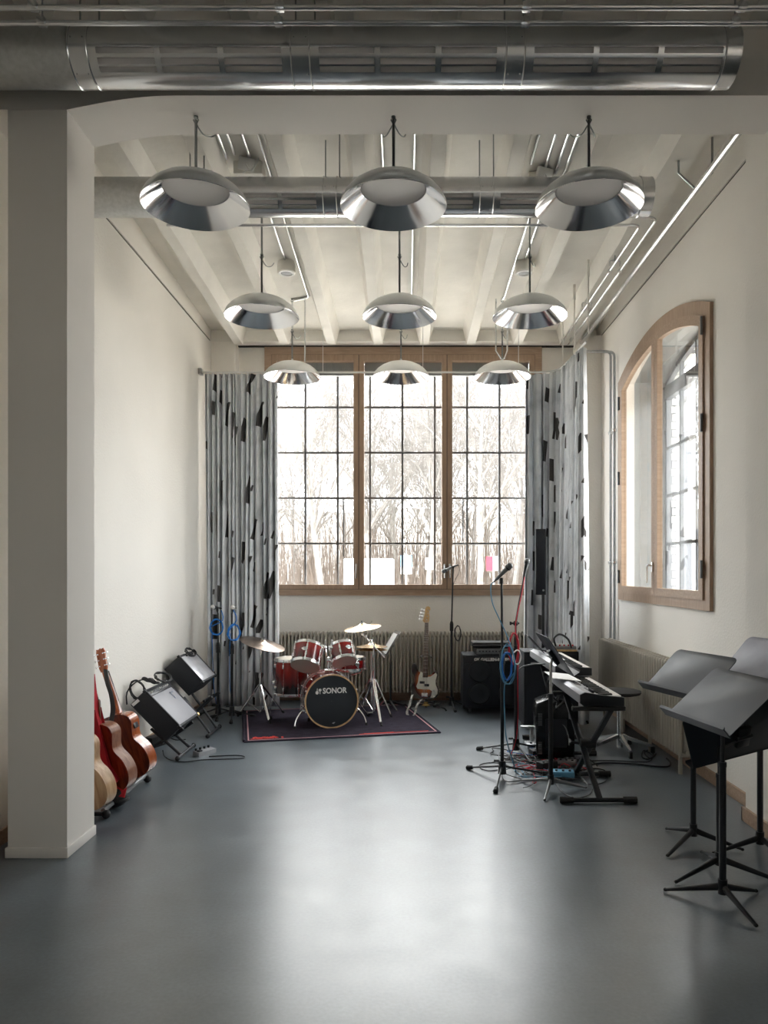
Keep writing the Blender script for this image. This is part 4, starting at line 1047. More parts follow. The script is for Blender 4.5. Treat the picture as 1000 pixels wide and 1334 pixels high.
# ================================================================== MICROPHONES
def mic(label, c, d, mt_head=None, body=None, L=.16):
    """c = centre of the grille ball, d = direction from grille to tail"""
    d = V(d).normalized(); c = V(c)
    t = thing('microphone', label, 'microphone', c+d*L*.5, group='stage microphones')
    MB().cyl(c+d*.022, c+d*L, .019, .011, 16).cyl(c+d*L, c+d*(L+.03), .0085, .007, 12).build('handle', body or M['grey'], t, world=True)
    MB().ball(c, .026, n=20, m=12, sz=1.0).build('grille', mt_head or M['grey'], t, world=True)
    MB().cyl(c+d*.012, c+d*.022, .0265, n=20).build('ring', M['black'], t, world=True)
    return t
def mic_stand(label, c, feet, hz, segs, clutch=None, r=.0115, hub=.095):
    c = V((c[0], c[1], 0))
    t = thing('microphone_stand', label, 'microphone stand', c, group='black microphone stands')
    tripod_parts(t, c, feet, hub, .0085, M['black'], footr=.019)
    MB().cyl(c+V((0,0,hub-.055)), c+V((0,0,hub+.045)), .033, .026, 16).box(c+V((-.045,0,hub+.045)), (.04,.018,.018), None, .004).build('hub', M['black'], t, world=True)
    MB().cyl(c+V((0,0,.04)), c+V((0,0,hz)), r*1.25, n=12).build('pole', M['black'], t, world=True)
    MB().cyl(c+V((0,0,hz-.09)), c+V((0,0,hz)), r*1.9, n=12).cyl(c+V((0,0,hz)), c+V((0,0,hz+.02)), r*1.5).build('clutch', M['rubber'], t, world=True)
    MB().tube([c+V((0,0,hz))]+[V(s) for s in segs], r*.8, 10).build('upper_tube', M['black'], t, world=True)
    if clutch is not None:
        q = V(clutch); MB().ball(q, .024, n=10, m=6).cyl(q-V((.04,0,0)), q+V((.03,0,0)), .009).box(q-V((.045,0,0)), (.014,.03,.03), None, .003).build('swivel', M['rubber'], t, world=True)
    e = V(segs[-1]); p = V(segs[-2]) if len(segs) > 1 else c+V((0,0,hz)); dd = (e-p).normalized()
    MB().cyl(e-dd*.02, e+dd*.025, .013, n=12).build('mic_clip', M['rubber'], t, world=True)
    return t
def cable(label, pts, r, mt, group=None, cat='cable', k=6, name='cable'):
    o = MB().tube(spline([V(p) for p in pts], k), r, 8).build(name, mt)
    return tag(o, label, cat, group)
def coil(label, c, ax, rad, turns, r, mt, squash=1.0, seed=0, tail=None, group=None, name='cable'):
    random.seed(seed); ax = V(ax).normalized(); u = V((0,0,1)); u = (u-ax*u.dot(ax)).normalized(); w = ax.cross(u); pts = []
    for i in range(turns*12+1):
        a_ = 2*PI*i/12; rr = rad*(1+random.uniform(-.07,.07))
        pts.append(V(c)+w*(rr*squash*math.cos(a_))+u*(rr*math.sin(a_))+ax*random.uniform(-.012,.012))
    if tail: pts += [V(p) for p in tail]
    return cable(label, pts, r, mt, group, k=3, name=name)
# front stand (655)
s1 = V((.748, 5.70, 0)); m1 = at(656, 752, 5.70)
mic_stand('tall black microphone stand, nearest of the two beside the keyboards', s1, [(.504,5.98),(.65,5.33),(1.11,5.80)], .98, [at(653, 757, 5.70)])
mic('grey microphone pointing up right on the nearest tall stand', at(663.5, 737.5, 5.66), at(646,755,5.74)-at(663.5,737.5,5.66))
cable('light blue cable falling from the nearest microphone to the floor', [at(643,758,5.75), at(639,764,5.75), at(641,785,5.72), at(650,806,5.7), at(661,830,5.67), at(669,855,5.66), at(671,872,5.66), at(664,884,5.66), at(657,893,5.67), at(657,930,5.66), at(660,965,5.66), gr(672,1005,.01), gr(676,1012,.008)], .0042, M['blue2'])
coil('blue cable looped over the nearest microphone stand', at(660,868,5.66), (.25,-1,0), .105, 5, .0048, M['blue'], .38, 3)
coil('light blue cable hanging in long loops on the nearest microphone stand', at(661,866,5.64), (.2,-1,.1), .15, 2, .0042, M['blue2'], .38, 5)
# second stand (672)
s2 = V((.968, 6.46, 0))
j2 = at(671.5, 812, 6.46)
mic_stand('black microphone stand with tilted boom, farther one beside the keyboards', s2, [(.648,6.62),(1.045,6.12),(1.25,6.62)], .93, [j2, at(676,785,6.5), at(684.5,742,6.62)], j2)
mic('dark microphone at the top of the red cabled boom', at(686.5,731,6.64), at(682,752,6.60)-at(686.5,731,6.64), M['grey'], M['black'])
cable('red cable wound up the boom and down the farther microphone stand', [at(683,752,6.58), at(680,770,6.50), at(677,785,6.46), at(673.5,800,6.44), at(671,820,6.43), at(675,850,6.42), at(674,880,6.42), at(674.5,930,6.42), at(672,962,6.40), gr(664,985,.01), gr(655,992,.006)], .0042, M['red'])
coil('red cable coil hanging on the farther microphone stand', at(669,845,6.42), (.2,-1,0), .13, 6, .005, M['red'], .33, 4)
coil('white cable coil hanging on the farther microphone stand', at(673,856,6.40), (.2,-1,0), .06, 3, .004, M['white'], .6, 6)
# back stand (588)
s3 = V(((588-CX)*8.6/F, 8.60, 0))
mic_stand('black microphone stand before the radiator, between bass guitar and bass amp', s3, [(s3.x-.20, s3.y+.12), (s3.x+.03, s3.y-.2), (s3.x+.2, s3.y+.1)], 1.0, [at(590, 740, 8.58)])
mic('slim grey microphone on the stand right of the bass guitar', at(578,744,8.58), at(591,738,8.6)-at(578,744,8.58), M['grey'], M['grey'])
cable('thin black lead from the microphone right of the bass guitar', [at(593,737.5,8.6), at(597,737,8.6), at(598,745,8.58), at(592,757,8.58), at(589,772,8.57), at(588,830,8.55), at(588.5,900,8.55)], .004, M['cable'])
coil('black cable coil hanging on the stand right of the bass guitar', at(596,825,8.55), (.3,-1,0), .085, 5, .004, M['cable'], .45, 8)
# two short stands with blue coils before the left curtain
for px, bx_, lab, far in ((277, 284, 'left', 8.12), (303, 302, 'right', 8.0)):
    c = V(((bx_-CX)*far/F, far, 0)); top = at(px+(6 if lab == 'left' else 0), 793, far)
    mic_stand('short black microphone stand before the left curtain, %s one with blue cable' % lab, c, [(c.x-.24,c.y+.05),(c.x+.05,c.y-.25),(c.x+.22,c.y+.12)], .80, [V((c.x, c.y, top.z-.06)), V((top.x, top.y, top.z-.01))])
    mic('grey microphone facing the room on the %s blue cabled stand' % lab, at(px, 791, far-.05), (.35 if lab == 'left' else .0, .9, -.12), M['white'], M['black'], .13)
    coil('blue cable coil hanging on the %s stand before the left curtain' % lab, at(282 if lab == 'left' else 304.5, 817 if lab == 'left' else 824, far-.06), (.1 if lab == 'left' else .75, -1, 0), .085, 6, .0055, M['blue'], .8, 11, [at(290 if lab=='left' else 308, 808, far-.05), at(288 if lab=='left' else 304, 795, far-.05)])
    cable('blue cable dropping to the floor behind the %s blue coil' % lab, [at(276 if lab == 'left' else 300, 825, far-.02), at(277 if lab == 'left' else 299, 860, far), at(279 if lab == 'left' else 300, 900, far), gr(284 if lab=='left' else 306, 928, .006)], .004, M['blue'])

# ================================================================== AMPLIFIERS
def combo(label, c0, c1, c2, c3, mtf, kind, wdir):
    """side rectangle near: c0 rear top, c1 front top, c2 front bottom; c3 rear bottom computed; wdir = width vector"""
    c0, c1, c2 = V(c0), V(c1), V(c2); w = V(wdir)
    U = (c1-c2); H = U.length; U.normalize(); Dv = (c0-c1); Dv = (Dv-U*Dv.dot(U)); D = Dv.length; Dv.normalize(); W = w.length; X = U.cross(Dv)
    if X.dot(w) < 0: X = -X
    # local: x = width, y = depth from the front to the rear, z = up the face, origin lower front near corner
    m = basis(X, Dv, U).to_3x3()
    if m.determinant() < 0: pass
    t = thing('guitar_amplifier', label, 'amplifier', c2, m if m.determinant() > 0 else None, group='combo amplifiers by the left wall')
    if m.determinant() <= 0:
        t.matrix_world = Matrix.Translation(c2+X*W) @ basis(-X, Dv, U)
    MB().bx(0, W, .012, D, 0, H, .008).build('cabinet', M['tolex'], t)
    MB().bx(0, W, 0, .014, 0, .02, .002).bx(0, W, 0, .014, H-.02, H, .002).bx(0, .02, 0, .014, 0, H, .002).bx(W-.02, W, 0, .014, 0, H, .002).build('front_edge', M['tolex'], t)
    if kind == 'a':
        MB().bx(.02, W-.02, .004, .014, .02, H-.075, .002).build('grille_cloth', mtf, t)
        p = MB().bx(.02, W-.02, .002, .014, H-.072, H-.02, .002).build('control_panel', M['black'], t)
        for k in range(9): MB().cyl((.06+.05*k, .002, H-.045), (.06+.05*k, -.016, H-.045), .009, .007).build('knob', M['white'] if k % 4 == 0 else M['chrome'], p)
        MB().bx(W-.17, W-.09, .0, .005, H-.13, H-.115).bx(W-.17, W-.15, .0, .005, H-.19, H-.11).build('logo', M['chrome'], t)
    else:
        MB().bx(.02, W-.02, .004, .014, .02, H-.02, .002).build('grille_cloth', mtf, t)
        MB().tube([(W*.3,-.01,H*.9),(W*.5,-.02,H*.96),(W*.7,-.01,H*.9)], .008, 6, smooth=4).build('top_handle', M['rubber'], t)
    for xx in (0, W):
        for zz in (0, H):
            MB().box((xx+(.006 if xx == 0 else -.006), .012, zz+(.006 if zz == 0 else -.006)), (.03,.03,.03), None, .008).build('corner_guard', M['black'] if not (kind == 'a' and xx == W and zz == 0) else M['brass'], t)
    return t
# near amp
c0, c1, c2 = V((-2.326,6.2,.49)), V((-2.19,6.2,.606)), V((-1.89,6.2,.297))
amp1 = combo('larger black combo amplifier with silver grille leaning back on a low stand', c0, c1, c2, None, M['grille'], 'a', V((.02,.56,0)))
q_ = c0+(c2-c1).normalized()*.03+(c1-c0).normalized()*.05-V((0,.0105,0)); u_ = (c1-c0).normalized(); v_ = (c2-c1).normalized()
MB().prism([q_-u_*.035-v_*.013, q_+u_*.035-v_*.013, q_+u_*.035+v_*.013, q_-u_*.035+v_*.013], (0,.004,0)).build('name_plate', M['paper'], amp1, world=True, smooth=False)
sil = mat('glossy_silver_cloth', srgb(205,205,210), .25, .35, nscale=8, namt=.15)
M['sil'] = sil
k0, k1, k2 = V((-2.34,7.18,.635)), V((-2.205,7.18,.785)), V((-1.965,7.18,.525))
combo('smaller black combo amplifier with bright silver front on the higher stand', k0, k1, k2, None, M['sil'], 'b', V((.05,.50,0)))
def amp_stand(label, c, z, ln, topx, back):
    t = thing('amplifier_stand', label, 'amplifier stand', (c[0], c[1], 0), group='tilted amplifier stands')
    for y in (0, ln):
        mb = MB().cyl((-.02, y, .018), (-.34, y, .018), .001, n=6)
    MB().cyl((0,0,.02), (0,ln,.02), .014, n=10).build('foot_bar', M['black'], t)
    for y in (0, ln): MB().ball((0,y,.02), .021, n=10, m=6).build('rubber_foot', M['rubber'], t)
    MB().cyl((-.36,0,.02), (-.36,ln,.02), .014, n=10).build('foot_bar', M['black'], t)
    for y in (ln*.22, ln*.78):
        MB().cyl((0,y,.02), (-.26,y,z-.02), .0125, n=10).cyl((-.36,y,.02), (-.03,y,z-.05), .0125, n=10).build('leg', M['black'], t)
    MB().cyl((-.15,ln*.1,z*.52), (-.15,ln*.9,z*.52), .012).cyl((-.05,ln*.1,z-.05), (-.05,ln*.9,z-.05), .012).box((-.02,ln*.2,z-.045),(.10,.03,.03),(0,-.6,0),.004).box((-.02,ln*.8,z-.045),(.10,.03,.03),(0,-.6,0),.004).build('cross_bar', M['black'], t)
    return t
amp_stand('low black folding stand under the larger amplifier', (-1.93, 6.24), .27, .48, 0, 0)
amp_stand('higher black folding stand under the smaller amplifier', (-1.90, 7.08), .40, .46, 0, 0)
# cables heaped on the amps
coil('bundle of black cable lying on top of the larger amplifier', V((-2.20, 6.36, .66)), (.3,.3,1), .07, 5, .006, M['cable'], 1.0, 21, [V((-2.25,6.5,.66)), V((-2.3,6.3,.66)), V((-2.36,6.25,.58)), V((-2.35,6.22,.48))])
coil('loose loops of black lead hanging behind the larger amplifier', V((-2.27, 6.24, .60)), (.2,1,.3), .085, 6, .005, M['cable'], .8, 41)
coil('black cable draped along the control panel of the larger amplifier', V((-2.165, 6.58, .66)), (.6,0,1), .07, 4, .005, M['cable'], 1.9, 22)
coil('black cable coil lying on the smaller amplifier', V((-2.185, 7.50, .785)), (.7,0,.8), .055, 5, .005, M['cable'], 2.0, 23)
cable('black cable on the floor from the pedal towards the rug', [gr(212,978,.3), gr(214,985,.05), gr(222,990,.006), gr(240,992.5,.006), gr(262,990,.006), gr(290,989,.006), gr(314,988,.006), gr(318,985.5,.006), gr(305,984,.006), gr(272,985.5,.006)], .0045, M['cable'])
t = thing('effects_pedal', 'silver effects pedal on the floor right of the amplifier stands', 'effects pedal', gr(264,983,0), (0,0,R(-32)))
MB().prism([(-.04,-.08,0),(.04,-.08,0),(.04,-.08,.035),(-.04,-.08,.045)], (0,.20,0), .004).build('case', M['silver'], t)
for k in range(4): MB().cyl((-.025,-.055+.048*k,.035),(-.025,-.055+.048*k,.062),.010).build('knob', M['black'], t)
MB().box((.015,-.05,.045),(.035,.04,.014),None,.004).build('footswitch', M['black'], t)
t = thing('power_supply', 'dark power supply block behind the low amplifier stand', 'power supply', gr(203,972,0), (0,0,1.2))
MB().box((0,0,.05),(.22,.10,.10),None,.01).build('case', M['rubber'], t)
MB().tube([(.1,0,.06),(.16,.02,.12),(.2,.03,.05),(.25,-.02,.006),(.3,-.1,.006)],.005,6,smooth=4).build('lead', M['cable'], t)
# bass cabinet with two units on top
bxm, bym = (603-CX)*8.3/F, 8.3
t = thing('bass_cabinet', 'big black bass speaker cabinet on castors by the radiator', 'speaker cabinet', (bxm+.355, bym, 0))
W, H, D = .71, .60, .42
zb = .06
MB().bx(-W/2, W/2, .012, D, zb, zb+H, .012).build('cabinet', M['tolex'], t)
MB().bx(-W/2+.02, W/2-.02, .0, .014, zb+.02, zb+H-.095, .003).build('grille', M['grilleb'], t)
for zz in (.19, .44):
    for xx in (-.17, .17):
        MB().lathe([(.001,0),(.04,.0),(.055,-.006),(.11,.004),(.125,-.004),(.128,.004)], 32, mat=Matrix.Translation((xx,-.006,zb+zz-.02)) @ Matrix.Rotation(PI/2,4,'X')).build('speaker_cone', M['black'], t)
text('GK GALLIEN-KRUEGER', .046, t, M['white'], Matrix.Translation((.0,.010,zb+H-.05)) @ Matrix.Rotation(PI/2,4,'X'), 'lettering', .003, .98)
for xx in (-1, 1):
    for zz in (zb, zb+H): MB().box((xx*(W/2-.012),.02,zz+(.012 if zz == zb else -.012)),(.035,.035,.035),None,.01).build('corner_guard', M['rubber'], t)
    for yy in (.06, D-.06): MB().cyl((xx*(W/2-.08)-.012,yy,.03),(xx*(W/2-.08)+.012,yy,.03),.028,n=16).box((xx*(W/2-.08),yy,.05),(.04,.03,.03),None,.004).build('castor', M['grey'], t)
t = thing('bass_amplifier', 'black bass amplifier head with row of knobs on the bass cabinet', 'amplifier', (bxm+.36, bym+.04, zb+H+.001), group='units on the bass cabinet')
MB().bx(-.21,.21,0,.28,.0,.075,.004).build('case', M['black'], t)
MB().bx(-.205,.205,-.004,.002,.006,.07,.002).build('front_panel', M['grey'], t)
for k in range(10): MB().cyl((-.17+.037*k,-.004,.042),(-.17+.037*k,-.02,.042),.009).build('knob', M['black'], t)
t = thing('equipment_case', 'flat black soft case lying on the amplifier head', 'case', (bxm+.34, bym+.05, zb+H+.078))
MB().bx(-.23,.22,0,.26,0,.065,.02).build('body', M['rubber'], t)
MB().tube([(-.22,-.002,.03),(0,-.004,.035),(.21,-.002,.03)],.004,6).build('zip', M['grey'], t)
# dark cabinets right of the bass cabinet
t = thing('speaker_cabinet', 'tall black speaker cabinet behind the keyboards with a mixer on top', 'speaker cabinet', (1.48, 7.48, 0))
MB().bx(-.28,.28,0,.36,.03,.79,.012).build('cabinet', M['tolex'], t)
MB().bx(-.25,.25,-.008,.004,.06,.76,.003).build('grille', M['grilleb'], t)
for xx in (-.24,.24):
    for yy in (.05,.30): MB().cyl((xx,yy,0),(xx,yy,.03),.02).build('foot', M['rubber'], t)
# PA monitor under the keyboards
t = thing('stage_monitor', 'upright black plastic loudspeaker on the floor below the keyboards', 'loudspeaker', (1.27, 6.22, 0), (0,0,R(-6)))
prof = [(-.155,0),(.155,0),(.158,.38),(.145,.46),(.11,.50),(-.06,.515),(-.16,.475),(-.175,.44),(-.165,.10)]
MB().prism([V((x,0,z+.01)) for x, z in prof], (0,.30,0), .018, 3).build('housing', M['blackgl'], t)
mb = MB()
for k in range(9): mb.bx(-.150,-.115,-.004,.004,.30+.012*k,.305+.012*k); mb.bx(-.150,-.115,-.004,.004,.06+.012*k,.065+.012*k)
mb.build('vent', M['grey'], t)
MB().tube([(.02,-.003,.33),(.07,-.008,.30),(.10,-.008,.22),(.105,-.003,.14)],.006,8,smooth=4).build('speaker_rim', M['grey'], t)
MB().bx(.105,.130,-.003,.003,.36,.42).build('label_plate', M['white'], t)
MB().bx(-.09,.09,-.012,.002,.12,.36,.01).build('grille', M['grilleb'], t)

# ================================================================== KEYBOARDS
def keyboard(label, loc, L, mtb, nw, z, group, tilt=0, depth=.30):
    """local x = length, -y = player side; origin lower corner near end at the player side"""
    t = thing('electronic_keyboard', label, 'keyboard', loc, (0,0,R(90+tilt)), group)
    pr = [(0,.0),(depth-.02,.0),(depth,.02),(depth,.075),(depth-.035,.092),(.165,.07),(.158,.048),(.012,.045),(0,.035)]
    MB().prism([V((.02,y,zz)) for y, zz in pr], (L-.04,0,0), .003).build('body', mtb, t)
    for x in (0, L-.022):
        MB().prism([V((x,y-.003,zz)) for y, zz in [(0,.0),(depth-.02,.0),(depth+.004,.02),(depth+.004,.078),(depth-.03,.096),(.165,.078),(0,.062)]], (.022,0,0), .004).build('end_cap', M['black'], t)
    mb = MB(); w = (L-.14)/nw; x0 = .07
    for k in range(nw): mb.bx(x0+w*k+.0006, x0+w*(k+1)-.0006, -.002, .150, .042, .062, .0012)
    mb.build('white_key_row', M['keyw'], t, smooth=False)
    mb = MB()
    for k in range(nw-1):
        if k % 7 in (0,1,3,4,5): mb.bx(x0+w*(k+1)-.0065, x0+w*(k+1)+.0065, .056, .150, .06, .073, .001)
    mb.build('black_key_row', M['blackgl'], t, smooth=False)
    for k in range(4): MB().cyl((.10+.028*k,.19,.07),(.10+.028*k,.19,.095),.010).build('knob', M['black'], t)
    MB().box((L*.5,.215,.082),(.16,.05,.004),(R(9),0,0),.001).build('display', M['blackgl'], t)
    mb = MB()
    for k in range(14): mb.box((L*.5-.32+.016*k if k < 7 else L*.5+.12+.02*(k-7),.20,.081),(.011,.012,.004),(R(9),0,0))
    mb.build('button_row', M['grey'], t, smooth=False)
    return t
kz = .672
kb1 = keyboard('silver electronic keyboard with black end cap, nearest of the two', (1.507, 5.085, kz), 1.03, M['silver'], 36, kz, 'electronic keyboards')
kb2 = keyboard('longer dark silver keyboard behind the nearest one', (1.55, 6.14, .735), 1.28, M['silver'], 50, .735, 'electronic keyboards')
text('CASIO', .06, kb1, M['grey'], Matrix.Translation((.88,.3065,.048)) @ Matrix.Rotation(PI,4,'Z') @ Matrix.Rotation(PI/2,4,'X'), 'lettering', .001) if False else None
def x_stand(label, xa, xb, ya, yb, z):
    xm = (xa+xb)/2
    t = thing('keyboard_stand', label, 'keyboard stand', (xm, (ya+yb)/2, 0), group='black folding keyboard stands')
    for y in (ya, yb):
        b = MB().cyl((xa,y,.021), (xb,y,.021), .0165, n=14).build('foot_bar', M['black'], t, world=True)
        for x, s_ in ((xa, 1), (xb, -1)): MB().cyl((x+s_*.0,y,.022), (x+s_*.09,y,.022), .0225, n=14).build('rubber_foot', M['rubber'], b, world=True)
        MB().box((xm,y,z-.018), (xb-xa-.16,.03,.03), None, .004).build('top_arm', M['rubber'], t, world=True)
    for dx, a_, b_ in ((-.035, ya, yb), (.035, yb, ya)):
        # lean also sideways so the legs cross as they do in a folding stand
        p, q = V((xm-dx*.2, a_, .03)), V((xm+dx*2.4, b_, z-.03))
        d = (q-p); ln = d.length; m = Matrix.Translation((p+q)/2) @ d.to_track_quat('Z','X').to_matrix().to_4x4()
        mb = MB(); mb.M = m; mb.box((0,0,0), (.022,.042,ln), None, .004); mb.build('leg', M['black'], t, world=True)
    MB().cyl((xm-.05,(ya+yb)/2,z/2), (xm+.06,(ya+yb)/2,z/2), .034, n=20).build('pivot_lock', M['rubber'], t, world=True)
    MB().cyl((xm-.11,(ya+yb)/2,z/2+.01), (xm-.05,(ya+yb)/2,z/2), .01).cyl((xm-.12,(ya+yb)/2-.03,z/2+.01),(xm-.12,(ya+yb)/2+.03,z/2+.02),.01).build('release_handle', M['rubber'], t, world=True)
x_stand('black X shaped keyboard stand under the nearest keyboard', 1.07, 1.60, 5.10, 5.76, kz)
x_stand('black X shaped keyboard stand under the farther keyboard', 1.12, 1.66, 6.42, 7.05, .735)
# things around the keyboards
t, mm = music_stand('black music stand seen from behind, leaning over the keyboards', (1.06, 5.38), [(.965,5.12),(.88,5.62),(1.33,5.42)], (1.175, 5.13, .875), (1.175, 5.66, .875), (-.18, 0, .265), .325, M['desk'], .0175, .085, polem=M['black'], legr=.011)
for ch in t.children:
    if ch.name.startswith('inner_tube'): ch.data.materials[0] = M['galvd']
    if ch.name.startswith('leg'): ch.data.materials[0] = M['grey']
mb = MB(); pt = V((1.32,5.72,kz+.10))
mb.prism([V((1.14,5.70,.775)),V((1.34,5.62,.765)),V((1.32,5.98,.768)),V((1.14,6.05,.778))], (0,0,.004))
tag(mb.build('sheet_music', M['paper'], smooth=False), 'white sheet of paper lying across the nearest keyboard', 'sheet music')
mb = MB().prism([V((1.30,6.9,.835)),V((1.31,7.18,.835)),V((1.16,7.16,1.0)),V((1.15,6.88,1.0))], (.004,0,.004))
tag(mb.build('music_rest', M['desk'], smooth=False), 'thin black music rest on the back of the farther keyboard', 'music rest')
mb = MB().prism([V((1.31,6.55,.832)),V((1.42,6.55,.815)),V((1.42,6.86,.815)),V((1.31,6.86,.832))], (0,0,.003))
tag(mb.build('sheet_music', M['paper'], smooth=False), 'white sheet of paper on the farther keyboard', 'sheet music')
t = thing('mixing_desk', 'small grey mixer with red knobs behind the farther keyboard', 'mixer', (1.60, 7.50, .791))
MB().prism([(-.14,0,0),(.14,0,0),(.14,0,.05),(-.14,0,.05)], (0,.22,0), .006).build('case', M['grey'], t)
mb = MB()
for i in range(6):
    for j in range(4): MB().cyl((-.11+.044*i,.04+.045*j,.05),(-.11+.044*i,.04+.045*j,.066),.008,n=8).build('knob', M['redcloth'] if j == 0 else M['white'], t)
cable('thick black cable arching over the mixer', [V((1.52,7.46,.85)),V((1.50,7.44,.93)),V((1.56,7.44,.97)),V((1.64,7.44,.92)),V((1.68,7.46,.83))], .010, M['cable'])
tag(MB().bx(1.60,1.78,7.28,7.40,.792,.812,.004).build('wooden_board', M['maple']) if False else MB().bx(1.48,1.74,7.47,7.49,.792,.81,.002).build('wooden_board', M['maple']), 'small pale wooden board beside the mixer', 'board')
# column loudspeaker
cpx = (704-CX)*8.0/F
t = thing('column_loudspeaker', 'slim tall black column loudspeaker on a pole before the right curtain', 'loudspeaker', (cpx, 8.0, 0), (0,0,R(-12)))
z0, z1 = EYE-(775-HY)*8.0/F, EYE-(689-HY)*8.0/F
MB().bx(-.055,.055,0,.10,z0,z1,.006).build('enclosure', M['black'], t)
MB().bx(-.050,.050,-.006,.002,z0+.01,z1-.01,.002).build('grille', M['grilleb'], t)
MB().box((.03,.0,z0+.05),(.02,.03,.02),None,.004).build('badge', M['silver'], t)
MB().cyl((.025,.05,.06),(.025,.05,z0+.02),.017).cyl((.025,.05,.7),(.025,.05,.76),.024).build('pole', M['black'], t)
MB().cyl((.025,.05,0),(.025,.05,.03),.16,.15,32).cyl((.025,.05,.03),(.025,.05,.09),.03).build('base_plate', M['black'], t)
# floor clutter
def loop(label, pts, r=.0042, mt=None, group='cables tangled under the keyboards', z=.006):
    cable(label, [gr(p[0], p[1], (p[2] if len(p) > 2 else z)) for p in pts], r, mt or M['cable'], group)
loop('black cable looping left of the nearest microphone stand', [(648,1003),(636,1004),(626,1001),(625,996.5),(634,994),(648,994),(660,997),(668,1001)])
loop('black cable swinging right below the music stand to the keyboard stand', [(723,1013),(726,1024),(735,1034),(748,1039.5),(760,1038),(768,1035),(772,1028)])
loop('black cable circling in front of the keyboard stand', [(757,1006),(756,1014),(762,1020),(775,1022),(788,1018),(792,1010),(786,1003),(772,1001),(760,1003)])
loop('thick black cable running right along the floor to the stool', [(756,1004),(766,998),(780,994.5),(800,994),(830,995.5),(856,998.5),(870,998.5),(873,994),(868,988)], .007)
loop('thin black cable running to the right radiator foot', [(752,992),(770,991),(800,991),(830,992.5),(845,992),(850,986),(846,981)], .0042)
loop('black cable knotted at the stool foot', [(846,981),(838,978),(836,986),(844,989),(851,984),(846,977),(839,981),(847,988),(854,982)], .006)
random.seed(12)
cols_ = [M['cable'], M['cable'], M['red'], M['blue2'], M['grey'], M['cable'], M['cable'], M['red'], M['blue'], M['cable'], M['grey'], M['cable'], M['red'], M['cable']]
cn = {'black_cable': 'black', 'red_cable': 'red', 'light_blue_cable': 'light blue', 'grey_metal': 'grey', 'blue_cable': 'blue'}
wh = ['nearest the front', 'by the loudspeaker', 'crossing the stand foot', 'by the power strip', 'left side', 'by the music stand foot']
for k in range(20):
    mt = cols_[k % len(cols_)]
    cx, cy = random.uniform(.95,1.35), random.uniform(5.55,6.5)
    pts = []
    for j in range(7):
        pts.append(V((cx+random.uniform(-.28,.26), cy+random.uniform(-.25,.3), .006+random.uniform(0,.03))))
    cable('thin %s cable in the tangle under the keyboards' % cn[mt.name.split('.')[0]], pts, random.uniform(.003,.0045), mt, 'tangled %s cables' % cn[mt.name.split('.')[0]])
for i, (px, py, w, h, mt, lab) in enumerate(((733,1014,.17,.06,M['blue2'],'light blue effects pedal on the floor before the loudspeaker'), (738,998,.16,.05,M['grey'],'grey pedal on the floor beside the loudspeaker'), (700,975,.22,.05,M['silver'],'silver power strip on the floor left of the loudspeaker'), (705,985,.20,.06,M['rubber'],'black adaptor box lying left of the loudspeaker'), (712,1003,.16,.07,M['rubber'],'black pedal right behind the music stand pole'), (745,996,.14,.05,M['rubber'],'black foot switch before the loudspeaker'))):
    p = gr(px, py, 0); t = thing(('effects_pedal','effects_pedal','power_strip','adaptor_box','effects_pedal','foot_switch')[i], lab, ('effects pedal','effects pedal','power strip','adaptor','effects pedal','foot switch')[i], p, (0,0,R((-8,-20,5,12,30,-12)[i])))
    MB().box((0,0,h/2+.002),(w,w*.55,h),None,.008).build('case', mt, t)
    mb = MB()
    for k in range(3): mb.cyl((-w*.3+w*.3*k,-w*.1,h),(-w*.3+w*.3*k,-w*.1,h+.012),.010)
    mb.build('control_row', M['black'] if mt is not M['rubber'] else M['grey'], t)
t = thing('transport_bracket', 'pale metal footed bracket on the floor between stand and loudspeaker', 'bracket', (1.17, 6.85, 0))
MB().box((0,0,.16),(.20,.05,.02),None,.003).box((.0,.0,.08),(.03,.03,.15),None,.003).box((0,0,.01),(.12,.08,.02),None,.003).build('body', M['galvd'], t)
cable('grey cable bending from the keyboard rear to the floor', [V((1.24,6.55,.78)),V((1.12,6.5,.785)),V((1.0,6.5,.74)),V((.98,6.52,.6)),V((1.0,6.6,.3)),V((1.02,6.6,.01))], .006, M['grey'])
cable('bunch of black cables hanging under the farther keyboard', [V((1.24,6.3,.72)),V((1.20,6.28,.60)),V((1.26,6.27,.52)),V((1.22,6.3,.62)),V((1.28,6.3,.56)),V((1.2,6.26,.66)),V((1.24,6.2,.5)),V((1.3,6.2,.6))], .008, M['cable'])
cable('bunch of black cables hanging below the nearest keyboard rear', [V((1.19,5.9,.70)),V((1.16,5.88,.62)),V((1.22,5.86,.56)),V((1.17,5.9,.60)),V((1.24,5.9,.64)),V((1.2,5.86,.52)),V((1.26,5.8,.6))], .009, M['cable'])
